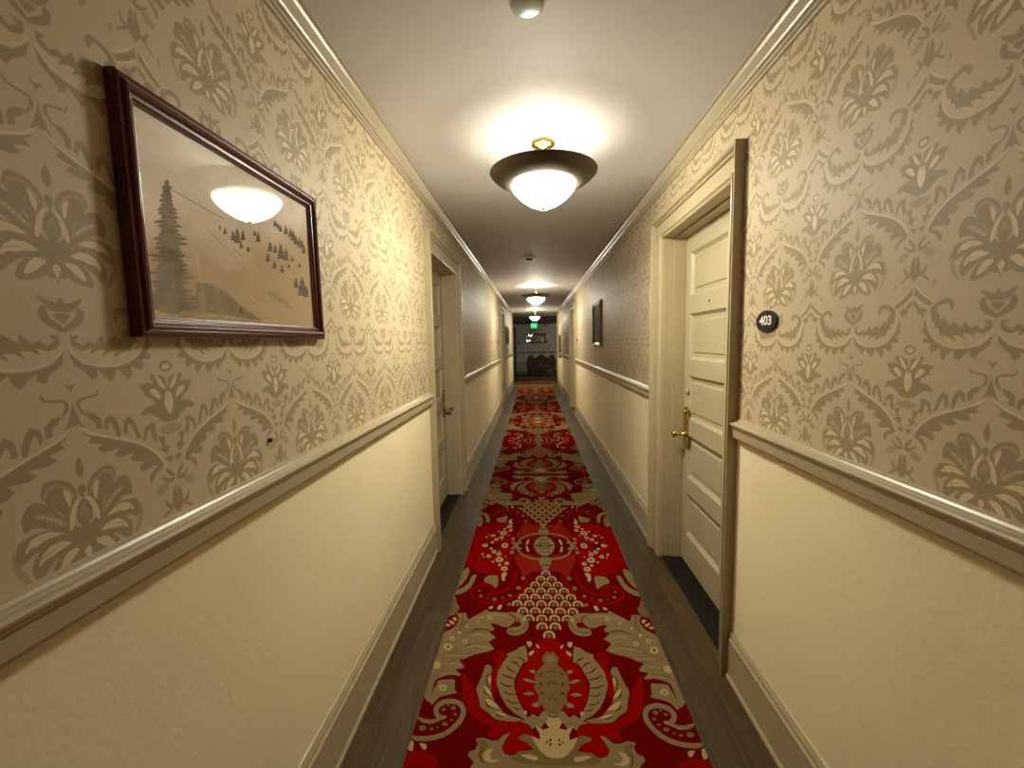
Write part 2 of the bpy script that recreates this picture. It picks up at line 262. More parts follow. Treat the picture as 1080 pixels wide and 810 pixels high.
('Y',1,[3140,29981,3159,29909,3210,29891,3256,29940,3262,30019,3224,30069,3169,30052]),
('Y',0,[274,26754,310,26957,268,27159,160,27309,11,27368,-141,27323,-257,27184,-309,26986,-283,26780,-178,26843,-194,26973,-162,27097,-89,27185,7,27213,100,27176,169,27082,195,26955,172,26826]),
('O',1,[120,26950,60,27106,-60,27106,-120,26950,-60,26794,60,26794]),
('Y',0,[619,26089,655,26292,613,26494,505,26644,356,26703,204,26658,88,26519,36,26321,62,26115,167,26178,151,26308,183,26432,256,26520,352,26548,445,26511,514,26417,540,26290,517,26161]),
('O',1,[465,26285,405,26441,285,26441,225,26285,285,26129,405,26129]),
('Y',0,[274,25424,310,25627,268,25829,160,25979,11,26038,-141,25993,-257,25854,-309,25656,-283,25450,-178,25513,-194,25643,-162,25767,-89,25855,7,25883,100,25846,169,25752,195,25625,172,25496]),
('O',1,[120,25620,60,25776,-60,25776,-120,25620,-60,25464,60,25464]),
('Y',0,[964,25424,1000,25627,958,25829,850,25979,701,26038,549,25993,433,25854,381,25656,407,25450,512,25513,496,25643,528,25767,601,25855,697,25883,790,25846,859,25752,885,25625,862,25496]),
('O',1,[810,25620,750,25776,630,25776,570,25620,630,25464,750,25464]),
('Y',0,[619,24759,655,24962,613,25164,505,25314,356,25373,204,25328,88,25189,36,24991,62,24785,167,24848,151,24978,183,25102,256,25190,352,25218,445,25181,514,25087,540,24960,517,24831]),
('O',1,[465,24955,405,25111,285,25111,225,24955,285,24799,405,24799]),
('Y',0,[1309,24759,1345,24962,1303,25164,1195,25314,1046,25373,894,25328,778,25189,726,24991,752,24785,857,24848,841,24978,873,25102,946,25190,1042,25218,1135,25181,1204,25087,1230,24960,1207,24831]),
('O',1,[1155,24955,1095,25111,975,25111,915,24955,975,24799,1095,24799]),
('Y',0,[274,24094,310,24297,268,24499,160,24649,11,24708,-141,24663,-257,24524,-309,24326,-283,24120,-178,24183,-194,24313,-162,24437,-89,24525,7,24553,100,24516,169,24422,195,24295,172,24166]),
('O',1,[120,24290,60,24446,-60,24446,-120,24290,-60,24134,60,24134]),
('Y',0,[964,24094,1000,24297,958,24499,850,24649,701,24708,549,24663,433,24524,381,24326,407,24120,512,24183,496,24313,528,24437,601,24525,697,24553,790,24516,859,24422,885,24295,862,24166]),
('O',1,[810,24290,750,24446,630,24446,570,24290,630,24134,750,24134]),
('Y',0,[1654,24094,1690,24297,1648,24499,1540,24649,1391,24708,1239,24663,1123,24524,1071,24326,1097,24120,1202,24183,1186,24313,1218,24437,1291,24525,1387,24553,1480,24516,1549,24422,1575,24295,1552,24166]),
('O',1,[1500,24290,1440,24446,1320,24446,1260,24290,1320,24134,1440,24134]),
('Y',0,[619,23429,655,23632,613,23834,505,23984,356,24043,204,23998,88,23859,36,23661,62,23455,167,23518,151,23648,183,23772,256,23860,352,23888,445,23851,514,23757,540,23630,517,23501]),
('O',1,[465,23625,405,23781,285,23781,225,23625,285,23469,405,23469]),
('Y',0,[1309,23429,1345,23632,1303,23834,1195,23984,1046,24043,894,23998,778,23859,726,23661,752,23455,857,23518,841,23648,873,23772,946,23860,1042,23888,1135,23851,1204,23757,1230,23630,1207,23501]),
('O',1,[1155,23625,1095,23781,975,23781,915,23625,975,23469,1095,23469]),
('Y',0,[1999,23429,2035,23632,1993,23834,1885,23984,1736,24043,1584,23998,1468,23859,1416,23661,1442,23455,1547,23518,1531,23648,1563,23772,1636,23860,1732,23888,1825,23851,1894,23757,1920,23630,1897,23501]),
('O',1,[1845,23625,1785,23781,1665,23781,1605,23625,1665,23469,1785,23469]),
('Y',0,[274,22764,310,22967,268,23169,160,23319,11,23378,-141,23333,-257,23194,-309,22996,-283,22790,-178,22853,-194,22983,-162,23107,-89,23195,7,23223,100,23186,169,23092,195,22965,172,22836]),
('O',1,[120,22960,60,23116,-60,23116,-120,22960,-60,22804,60,22804]),
('Y',0,[964,22764,1000,22967,958,23169,850,23319,701,23378,549,23333,433,23194,381,22996,407,22790,512,22853,496,22983,528,23107,601,23195,697,23223,790,23186,859,23092,885,22965,862,22836]),
('O',1,[810,22960,750,23116,630,23116,570,22960,630,22804,750,22804]),
('Y',0,[1654,22764,1690,22967,1648,23169,1540,23319,1391,23378,1239,23333,1123,23194,1071,22996,1097,22790,1202,22853,1186,22983,1218,23107,1291,23195,1387,23223,1480,23186,1549,23092,1575,22965,1552,22836]),
('O',1,[1500,22960,1440,23116,1320,23116,1260,22960,1320,22804,1440,22804]),
('Y',0,[619,22099,655,22302,613,22504,505,22654,356,22713,204,22668,88,22529,36,22331,62,22125,167,22188,151,22318,183,22442,256,22530,352,22558,445,22521,514,22427,540,22300,517,22171]),
('O',1,[465,22295,405,22451,285,22451,225,22295,285,22139,405,22139]),
('Y',0,[1309,22099,1345,22302,1303,22504,1195,22654,1046,22713,894,22668,778,22529,726,22331,752,22125,857,22188,841,22318,873,22442,946,22530,1042,22558,1135,22521,1204,22427,1230,22300,1207,22171]),
('O',1,[1155,22295,1095,22451,975,22451,915,22295,975,22139,1095,22139]),
('Y',0,[619,21434,655,21637,613,21839,505,21989,356,22048,204,22003,88,21864,36,21666,62,21460,167,21523,151,21653,183,21777,256,21865,352,21893,445,21856,514,21762,540,21635,517,21506]),
('O',1,[465,21630,405,21786,285,21786,225,21630,285,21474,405,21474]),
('Y',0,[274,20769,310,20972,268,21174,160,21324,11,21383,-141,21338,-257,21199,-309,21001,-283,20795,-178,20858,-194,20988,-162,21112,-89,21200,7,21228,100,21191,169,21097,195,20970,172,20841]),
('O',1,[120,20965,60,21121,-60,21121,-120,20965,-60,20809,60,20809]),
]
ART_SHAPES = [
('hill',0,[9040,17379,9505,17114,10195,16765,11063,16323,11944,15932,11907,15901,11031,16293,10167,16736,9481,17086,9018,17352]),
('hill',0,[9782,17672,10501,17272,11569,16839,12339,16356,12299,16323,11535,16807,10472,17241,9757,17643]),
('hill',0,[10642,17384,11452,17142,12393,16809,13275,16233,13230,16197,12353,16774,11418,17109,10612,17353]),
('hill',0,[9111,16743,9711,16573,10522,16351,10493,16323,9686,16546,9089,16718]),
('hill',0,[8775,18244,9570,18143,10344,18056,10316,18024,9546,18114,8755,18216]),
('hill2',0,[11682,16472,12104,16567,12706,16381,13248,16006,12681,16175]),
('shade',0,[9273,16428,9698,16454,10203,16307,10621,16075,11014,15908,11511,15685,10308,15608,9294,15715,8506,15841,7956,15993,7910,16084,8522,15982,9112,15890]),
('shade',0,[7879,16145,8316,16030,9213,15898,9298,15753,8498,15771,7916,15972]),
('light',0,[7892,15922,8502,15806,9200,15784,10081,15783,11435,15704,11581,15617,7874,15590]),
('fir',0,[8729,18379,8779,18361,8787,18325,8764,18279,8827,18293,8849,18260,8769,18198,8796,18183,8810,18137,8788,18120,8812,18110,8832,18071,8797,18039,8810,18025,8832,17985,8784,17951,8817,17938,8842,17896,8793,17869,8879,17872,8921,17835,8802,17787,8875,17798,8918,17769,8792,17700,8911,17717,8964,17687,8809,17620,8860,17625,8902,17596,8810,17535,8953,17556,9022,17527,8805,17448,8878,17449,8928,17415,8821,17367,8926,17373,8990,17340,8863,17291,9033,17320,9128,17300,8857,17204,9042,17223,9141,17193,8824,17110,8886,17098,8944,17058,8814,17022,8901,17028,8964,16997,8823,16938,8965,16960,9049,16937,8832,16853,8907,16852,8976,16819,8901,16778,9008,16784,9106,16756,8863,16684,8986,16692,9080,16662,8903,16603,9019,16612,9123,16585,8847,16507,9134,16545,9273,16525,8883,16425,9007,16423,9112,16388,8904,16340,8887,16313,8960,16271,8891,16250,9048,16250,9167,16214,8858,16158,9064,16155,9189,16114,8818,16065,9159,16095,9313,16069,8824,15978,9077,15993,9210,15963,8870,15893,9170,15914,9332,15887,8815,15801,8693,15708,8237,15730,8216,15764,7926,15777,8049,15825,8255,15850,7876,15858,8008,15905,8247,15932,7896,15918,8026,15974,8256,16015,8018,16024,8128,16074,8282,16101,8135,16098,8225,16156,8290,16184,8108,16197,8203,16247,8283,16266,7920,16228,8051,16293,8287,16349,8184,16371,8268,16421,8357,16441,8022,16431,8136,16484,8371,16526,8219,16543,8298,16592,8330,16602,8270,16607,8342,16666,8399,16696,8138,16690,8234,16743,8427,16784,8082,16754,8190,16812,8425,16866,8346,16866,8406,16925,8437,16951,8266,16945,8342,17002,8454,17038,8295,17024,8368,17084,8430,17115,8248,17115,8329,17169,8450,17202,8393,17229,8448,17279,8502,17296,8434,17295,8483,17354,8484,17374,8398,17384,8455,17438,8513,17464,8306,17437,8381,17498,8537,17553,8496,17575,8536,17626,8540,17636,8429,17642,8484,17695,8568,17727,8409,17692,8469,17757,8584,17814,8497,17797,8541,17859,8602,17902,8478,17884,8526,17944,8614,17988,8520,17990,8561,18043,8631,18076,8608,18104,8634,18151,8656,18167,8577,18156,8610,18213,8683,18258,8655,18278,8674,18326]),
('tree',0,[10321,17859,10349,17810,10341,17803,10366,17757,10349,17753,10371,17709,10234,17676,10267,17733,10250,17732,10286,17786,10281,17796]),
('tree',0,[10602,17869,10641,17791,10630,17781,10665,17709,10640,17703,10671,17634,10475,17590,10522,17675,10498,17675,10550,17757,10543,17772]),
('tree',0,[10762,17972,10818,17853,10802,17838,10852,17727,10816,17718,10860,17613,10577,17551,10646,17679,10613,17679,10688,17802,10677,17826]),
('tree',0,[10975,17962,11017,17882,11006,17871,11044,17797,11017,17791,11050,17721,10840,17673,10891,17761,10865,17761,10921,17846,10913,17862]),
('tree',0,[11600,18073,11647,17989,11634,17977,11677,17899,11647,17893,11685,17819,11451,17766,11507,17860,11479,17859,11540,17949,11531,17966]),
('tree',0,[12116,17939,12168,17850,12154,17838,12201,17756,12169,17750,12210,17672,11955,17620,12016,17718,11985,17717,12051,17810,12041,17828]),
('tree',0,[12351,17919,12398,17844,12386,17834,12429,17765,12399,17759,12437,17693,12207,17647,12261,17730,12234,17729,12293,17809,12284,17824]),
('tree',0,[12625,18004,12704,17864,12683,17846,12754,17716,12704,17706,12767,17583,12380,17510,12472,17661,12426,17660,12526,17805,12511,17832]),
('tree',0,[12890,17910,12957,17800,12939,17785,13000,17683,12958,17675,13012,17577,12685,17517,12762,17637,12723,17637,12807,17752,12794,17774]),
('tree',0,[13207,17743,13246,17696,13236,17689,13271,17645,13248,17641,13279,17600,13097,17567,13139,17621,13117,17620,13163,17672,13155,17682]),
('tree',0,[11977,17601,12022,17527,12010,17517,12050,17449,12023,17444,12058,17379,11841,17339,11892,17419,11866,17419,11922,17496,11914,17511]),
('tree',0,[12253,17463,12300,17386,12288,17377,12330,17306,12301,17301,12338,17234,12111,17196,12165,17278,12137,17278,12196,17355,12187,17371]),
('tree',0,[12625,17394,12671,17323,12659,17314,12701,17248,12672,17244,12709,17182,12487,17147,12539,17222,12512,17222,12569,17295,12560,17309]),
('tree',0,[13710,17216,13821,17021,13791,16999,13893,16817,13823,16809,13912,16636,13369,16579,13496,16770,13431,16775,13572,16958,13550,16997]),
('tree',0,[13334,17134,13398,17031,13381,17020,13439,16925,13400,16920,13451,16830,13141,16792,13214,16895,13177,16897,13256,16996,13244,17017]),
('tree',0,[13920,16970,13999,16844,13978,16830,14050,16712,14002,16707,14065,16596,13683,16557,13772,16682,13726,16685,13824,16804,13809,16829]),
('tree',0,[12690,18539,12732,18480,12721,18472,12760,18418,12734,18411,12768,18360,12564,18310,12611,18381,12587,18378,12639,18447,12631,18458]),
('tree',0,[12972,18587,13024,18512,13010,18501,13058,18431,13026,18423,13067,18357,12816,18297,12874,18386,12844,18384,12909,18470,12899,18485]),
('tree',0,[13355,18557,13419,18463,13403,18449,13460,18362,13421,18353,13472,18270,13164,18200,13236,18310,13199,18307,13278,18413,13266,18432]),
('tree',0,[13698,18429,13766,18331,13748,18318,13809,18228,13768,18219,13822,18133,13498,18064,13574,18176,13535,18174,13618,18282,13604,18301]),
('tree',0,[13943,18241,14005,18158,13989,18146,14044,18070,14007,18062,14056,17989,13765,17932,13833,18027,13797,18025,13872,18116,13860,18133]),
('tree',0,[12980,17479,13013,17441,13005,17436,13035,17402,13016,17399,13042,17366,12889,17340,12924,17383,12905,17382,12944,17423,12937,17431]),
('tree',0,[13600,17620,13638,17578,13628,17572,13663,17533,13641,17529,13671,17492,13495,17463,13535,17511,13514,17510,13558,17557,13550,17565]),
('tree',0,[10872,17659,10903,17606,10895,17599,10923,17550,10903,17545,10928,17499,10776,17467,10812,17526,10794,17525,10834,17582,10827,17592]),
('tree',0,[11140,17587,11167,17547,11160,17541,11184,17504,11168,17501,11189,17465,11059,17439,11090,17485,11074,17484,11107,17528,11102,17536]),
('tree',0,[10652,16056,10687,15983,10677,15976,10709,15909,10687,15907,10714,15844,10540,15833,10582,15900,10561,15903,10607,15966,10600,15981]),
('tree',0,[11448,18058,11477,18018,11470,18012,11495,17975,11478,17971,11501,17936,11364,17903,11396,17951,11379,17950,11414,17996,11409,18004]),
('tree',0,[12434,18617,12475,18560,12465,18552,12502,18499,12477,18493,12509,18443,12313,18392,12359,18462,12335,18460,12386,18527,12378,18538]),
('tree',0,[12559,18568,12598,18517,12588,18509,12624,18461,12600,18455,12631,18410,12446,18363,12489,18427,12466,18425,12514,18486,12506,18496]),
('tree',0,[13493,18446,13555,18359,13539,18347,13594,18266,13557,18258,13605,18181,13312,18116,13381,18218,13345,18216,13420,18314,13408,18331]),
('tree',0,[13852,18384,13913,18302,13897,18291,13952,18215,13915,18207,13963,18136,13676,18075,13743,18170,13708,18168,13782,18259,13770,18276]),
('tree',0,[13209,18572,13264,18495,13250,18484,13299,18413,13266,18405,13309,18337,13048,18276,13109,18367,13077,18365,13144,18453,13134,18468]),
('tree',0,[10143,17862,10163,17833,10157,17829,10175,17803,10163,17800,10179,17775,10085,17752,10107,17786,10096,17785,10120,17818,10116,17823]),
]

# ------------------------------------------------------------------ materials
def lin(r, g, b):
    f = lambda c: (c/255/12.92) if c/255 <= .04045 else ((c/255+.055)/1.055)**2.4
    return (f(r), f(g), f(b), 1)
def mat(name, col, rough=.5, metal=0., var=0., vscale=8., bump=0., bscale=60., coat=0., emis=None, estr=0., spec=.5, detail=4., stretch=(1,1,1), col2=None, trans=0.):
    m = bpy.data.materials.new(name); m.use_nodes = True
    nt = m.node_tree; N = nt.nodes; L = nt.links
    b = N['Principled BSDF']
    b.inputs['Roughness'].default_value = rough; b.inputs['Metallic'].default_value = metal
    b.inputs['Coat Weight'].default_value = coat; b.inputs['Coat Roughness'].default_value = .12
    b.inputs['Specular IOR Level'].default_value = spec
    b.inputs['Transmission Weight'].default_value = trans
    tc = N.new('ShaderNodeTexCoord'); mp = N.new('ShaderNodeMapping'); mp.inputs['Scale'].default_value = stretch
    L.new(tc.outputs['Object'], mp.inputs['Vector'])
    n = N.new('ShaderNodeTexNoise'); n.inputs['Scale'].default_value = vscale; n.inputs['Detail'].default_value = detail
    L.new(mp.outputs[0], n.inputs['Vector'])
    mx = N.new('ShaderNodeMix'); mx.data_type = 'RGBA'
    c2 = col2 or tuple(c*(1-var) for c in col[:3])+(1,)
    mx.inputs['A'].default_value = col; mx.inputs['B'].default_value = c2
    rp = N.new('ShaderNodeMapRange'); rp.inputs['From Min'].default_value = .35; rp.inputs['From Max'].default_value = .65
    L.new(n.outputs['Fac'], rp.inputs['Value']); L.new(rp.outputs[0], mx.inputs['Factor'])
    L.new(mx.outputs['Result'], b.inputs['Base Color'])
    if bump:
        n2 = N.new('ShaderNodeTexNoise'); n2.inputs['Scale'].default_value = bscale; n2.inputs['Detail'].default_value = 5
        L.new(mp.outputs[0], n2.inputs['Vector'])
        bp = N.new('ShaderNodeBump'); bp.inputs['Strength'].default_value = bump; bp.inputs['Distance'].default_value = .004
        L.new(n2.outputs['Fac'], bp.inputs['Height']); L.new(bp.outputs[0], b.inputs['Normal'])
    if emis:
        b.inputs['Emission Color'].default_value = emis; b.inputs['Emission Strength'].default_value = estr
    return m

WPK = .86
PAPER = (.51, .402, .264)
def paper(name, k, tint=(1,1,1), rough=.58):
    m = mat(name, tuple(c*k*t for c, t in zip(PAPER, tint))+(1,), rough=rough, var=.07, vscale=160, stretch=(1, 1, 5), detail=3, spec=.22)
    return m
M = {}
M['paper'] = paper('wallpaper_ground', 1.03)
M['paperD'] = paper('wallpaper_taupe', .64, (1,.965,.86))
M['paperM'] = paper('wallpaper_soft_shade', .80, (1,.98,.92))
M['paperB'] = paper('wallpaper_inner_ground', .80)
M['paperL'] = paper('wallpaper_cream', 1.3, (1,1,.96), .5)
M['paperE'] = paper('wallpaper_scroll_ground', 1.10)
M['plaster'] = mat('cream_painted_plaster', (.84,.71,.465,1), .55, var=.05, vscale=2.5, bump=.2, bscale=60)
M['ceiling'] = mat('white_ceiling_paint', (.59,.555,.53,1), .7, var=.04, vscale=3, bump=.1, bscale=30)
M['trim'] = mat('beige_gloss_paint', (.40,.32,.19,1), .33, var=.06, vscale=5, bump=.08, bscale=30, spec=.45)
M['crown'] = mat('beige_gloss_crown_paint', (.43,.36,.245,1), .34, var=.06, vscale=5, bump=.05, bscale=30, spec=.45)
M['door'] = mat('beige_door_paint', (.40,.33,.205,1), .45, var=.05, vscale=5, bump=.06, bscale=40)
M['brass'] = mat('polished_brass', (.62,.43,.12,1), .22, 1., var=.25, vscale=20)
M['brassdark'] = mat('aged_brass', (.5,.38,.2,1), .3, 1., var=.3, vscale=20)
M['bronze'] = mat('dark_bronze_dish', (.085,.068,.045,1), .42, .35, var=.2, vscale=12)
M['bronzetop'] = mat('dish_rim_metal', (.35,.28,.17,1), .35, .8, var=.2, vscale=12)
M['mahog'] = mat('mahogany_frame_wood', (.125,.020,.012,1), .3, var=.4, vscale=9, coat=.25)
M['mahogin'] = mat('mahogany_inner_bead', (.07,.012,.008,1), .3, var=.4, vscale=14, coat=.25)
M['walnut'] = mat('brown_frame_wood', (.17,.07,.025,1), .3, var=.5, vscale=14, coat=.2)
M['black'] = mat('black_plastic', (.012,.010,.008,1), .35, var=.2, vscale=20)
M['numwhite'] = mat('white_number_enamel', (.8,.78,.74,1), .5, var=.03)
M['darkhole'] = mat('dark_metal_fitting', (.03,.025,.02,1), .4, .6, var=.3)
M['whiteplastic'] = mat('white_plastic', (.72,.69,.62,1), .45, var=.03)
M['greyplastic'] = mat('grey_lens_plastic', (.42,.42,.36,1), .25, var=.05)
M['threshold'] = mat('dark_threshold_wood', (.012,.009,.006,1), .6, spec=.15, var=.4, vscale=10, stretch=(8,1,8))
M['bulb'] = mat('lamp_bulb', (1,.9,.7,1), .5, emis=(1,.97,.80,1), estr=74)
M['bowl'] = mat('frosted_glass_bowl', (.9,.87,.8,1), .3, emis=(1,.985,.80,1), estr=62)
M['bowldim'] = mat('unlit_amber_glass', (.30,.12,.08,1), .35, var=.3, vscale=20)
M['exit'] = mat('green_exit_panel', (.02,.5,.2,1), .4, emis=(.0,.62,.19,1), estr=.38)
M['exitletter'] = mat('pale_green_letter', (.5,.9,.6,1), .4, emis=(.06,.9,.35,1), estr=.55)
M['exitbox'] = mat('exit_sign_housing', (.35,.33,.28,1), .4)
M['soffit'] = mat('dark_brown_beam_wood', (.030,.020,.013,1), .55, var=.5, vscale=6)
M['lobbydark'] = mat('dark_brown_door_wood', (.035,.024,.015,1), .4, var=.4, vscale=6)
M['lobbywall'] = mat('sage_grey_wall_paint', (.44,.42,.34,1), .6, var=.08, vscale=3, bump=.05)
M['lobbylow'] = mat('pale_lower_wall_paint', (.50,.46,.34,1), .6, var=.06, vscale=3)
M['lobbyrail'] = mat('brown_rail_paint', (.16,.12,.075,1), .4, var=.1)
M['sepia'] = None
def carpet(name, col, rough=.95):
    return mat(name, col, rough, var=.28, vscale=260, bump=.5, bscale=420, spec=.0, detail=2)
M['cK'] = carpet('carpet_maroon', (.10,.0015,.001,1))
M['cR'] = carpet('carpet_scarlet', (.20,.0022,.001,1))
M['cS'] = carpet('carpet_brick_red', (.20,.010,.005,1))
M['cT'] = carpet('carpet_tan', (.185,.128,.055,1))
M['cH'] = carpet('carpet_light_tan', (.245,.178,.085,1))
M['cO'] = carpet('carpet_olive', (.14,.088,.03,1))
M['cY'] = carpet('carpet_pale_gold', (.35,.24,.11,1))
M['uphol'] = mat('dark_floral_tapestry', (.13,.075,.045,1), .85, var=.0, vscale=13, col2=(.010,.007,.005,1), detail=6)
M['darkwood'] = mat('carved_dark_walnut', (.02,.011,.007,1), .3, var=.4, vscale=20, coat=.2)

def floor_material():
    m = mat('dark_wood_planks', (.085,.066,.045,1), .42, spec=.3)
    nt = m.node_tree; N = nt.nodes; L = nt.links; b = N['Principled BSDF']
    tc = N.new('ShaderNodeTexCoord'); mp = N.new('ShaderNodeMapping'); mp.inputs['Rotation'].default_value = (0,0,PI/2)
    L.new(tc.outputs['Object'], mp.inputs['Vector'])
    br = N.new('ShaderNodeTexBrick'); br.inputs['Scale'].default_value = 1
    br.inputs['Brick Width'].default_value = 1.15; br.inputs['Row Height'].default_value = .125
    br.inputs['Mortar Size'].default_value = .0018; br.inputs['Mortar Smooth'].default_value = .2
    br.inputs['Color1'].default_value = (.072,.042,.017,1); br.inputs['Color2'].default_value = (.044,.025,.010,1); br.inputs['Mortar'].default_value = (.015,.010,.006,1)
    br.offset = .37
    L.new(mp.outputs[0], br.inputs['Vector'])
    mg = N.new('ShaderNodeMapping'); mg.inputs['Scale'].default_value = (22, .9, 1); L.new(tc.outputs['Object'], mg.inputs['Vector'])
    g = N.new('ShaderNodeTexNoise'); g.inputs['Scale'].default_value = 3; g.inputs['Detail'].default_value = 8; g.inputs['Roughness'].default_value = .65
    L.new(mg.outputs[0], g.inputs['Vector'])
    mr = N.new('ShaderNodeMapRange'); mr.inputs['From Min'].default_value = .3; mr.inputs['From Max'].default_value = .7; mr.inputs['To Min'].default_value = .55; mr.inputs['To Max'].default_value = 1.35
    L.new(g.outputs['Fac'], mr.inputs['Value'])
    ml = N.new('ShaderNodeMix'); ml.data_type = 'RGBA'; ml.blend_type = 'MULTIPLY'; ml.inputs['Factor'].default_value = 1
    L.new(br.outputs['Color'], ml.inputs['A']); L.new(mr.outputs[0], ml.inputs['B'])
    L.new(ml.outputs['Result'], b.inputs['Base Color'])
    bp = N.new('ShaderNodeBump'); bp.inputs['Strength'].default_value = .35; bp.inputs['Distance'].default_value = .003
    L.new(g.outputs['Fac'], bp.inputs['Height']); L.new(bp.outputs[0], b.inputs['Normal'])
    return m
M['floor'] = floor_material()

def glass_material():
    m = bpy.data.materials.new('picture_glass'); m.use_nodes = True; nt = m.node_tree; N = nt.nodes; L = nt.links
    N.remove(N['Principled BSDF']); out = N['Material Output']
    t = N.new('ShaderNodeBsdfTransparent'); g = N.new('ShaderNodeBsdfGlossy'); g.inputs['Roughness'].default_value = .015
    f = N.new('ShaderNodeValue'); f.outputs[0].default_value = .11
    mx = N.new('ShaderNodeMixShader'); L.new(f.outputs[0], mx.inputs['Fac']); L.new(t.outputs[0], mx.inputs[1]); L.new(g.outputs[0], mx.inputs[2])
    L.new(mx.outputs[0], out.inputs['Surface']); return m
M['glass'] = glass_material()

def sepia_material(name, a, b_, scale=5):
    m = mat(name, a, .8, var=0, vscale=scale, col2=b_, detail=7, spec=.2, stretch=(1, 1.2, 2.6))
    return m
M['art_sky_glare'] = sepia_material('sepia_sky_with_ceiling_glare', (.92,.83,.70,1), (.74,.63,.49,1), 3.5)  # printed sky, its colour paled to carry the bright ceiling's reflection as well
def grade_print(m):
    nt = m.node_tree; N = nt.nodes; L = nt.links; b = N['Principled BSDF']
    src = b.inputs['Base Color'].links[0].from_socket
    tc = N.new('ShaderNodeTexCoord'); sp = N.new('ShaderNodeSeparateXYZ'); L.new(tc.outputs['Object'], sp.inputs[0])
    ns = N.new('ShaderNodeTexNoise'); ns.inputs['Scale'].default_value = 6; L.new(tc.outputs['Object'], ns.inputs['Vector'])
    ma = N.new('ShaderNodeMath'); ma.operation = 'MULTIPLY_ADD'; ma.inputs[1].default_value = .25; L.new(ns.outputs['Fac'], ma.inputs[0]); L.new(sp.outputs['Z'], ma.inputs[2])
    mb = N.new('ShaderNodeMath'); mb.operation = 'MULTIPLY_ADD'; mb.inputs[1].default_value = -.32; L.new(sp.outputs['Y'], mb.inputs[0]); L.new(ma.outputs[0], mb.inputs[2])
    mr = N.new('ShaderNodeMapRange'); mr.inputs['From Min'].default_value = .08; mr.inputs['From Max'].default_value = .27; L.new(mb.outputs[0], mr.inputs['Value'])
    mx = N.new('ShaderNodeMix'); mx.data_type = 'RGBA'; mx.inputs['A'].default_value = (.50,.345,.195,1)
    L.new(src, mx.inputs['B']); L.new(mr.outputs[0], mx.inputs['Factor']); L.new(mx.outputs['Result'], b.inputs['Base Color'])
grade_print(M['art_sky_glare'])
M['art_hill'] = sepia_material('sepia_snow_slope', (.56,.40,.23,1), (.46,.32,.18,1), 7)
M['art_hill2'] = sepia_material('sepia_far_slope', (.46,.33,.19,1), (.38,.27,.155,1), 9)
M['art_shade'] = sepia_material('sepia_shaded_snow', (.33,.245,.14,1), (.24,.17,.095,1), 12)
M['art_light'] = sepia_material('sepia_lit_snow', (.52,.37,.21,1), (.36,.25,.14,1), 30)
M['art_fir'] = sepia_material('sepia_fir', (.15,.125,.085,1), (.24,.185,.115,1), 45)
M['art_tree'] = sepia_material('sepia_small_tree', (.13,.10,.065,1), (.2,.15,.09,1), 30)
M['art_dark'] = sepia_material('dark_print', (.05,.042,.03,1), (.02,.016,.012,1), 6)
M['art_grey'] = sepia_material('grey_print', (.20,.19,.16,1), (.10,.09,.075,1), 6)

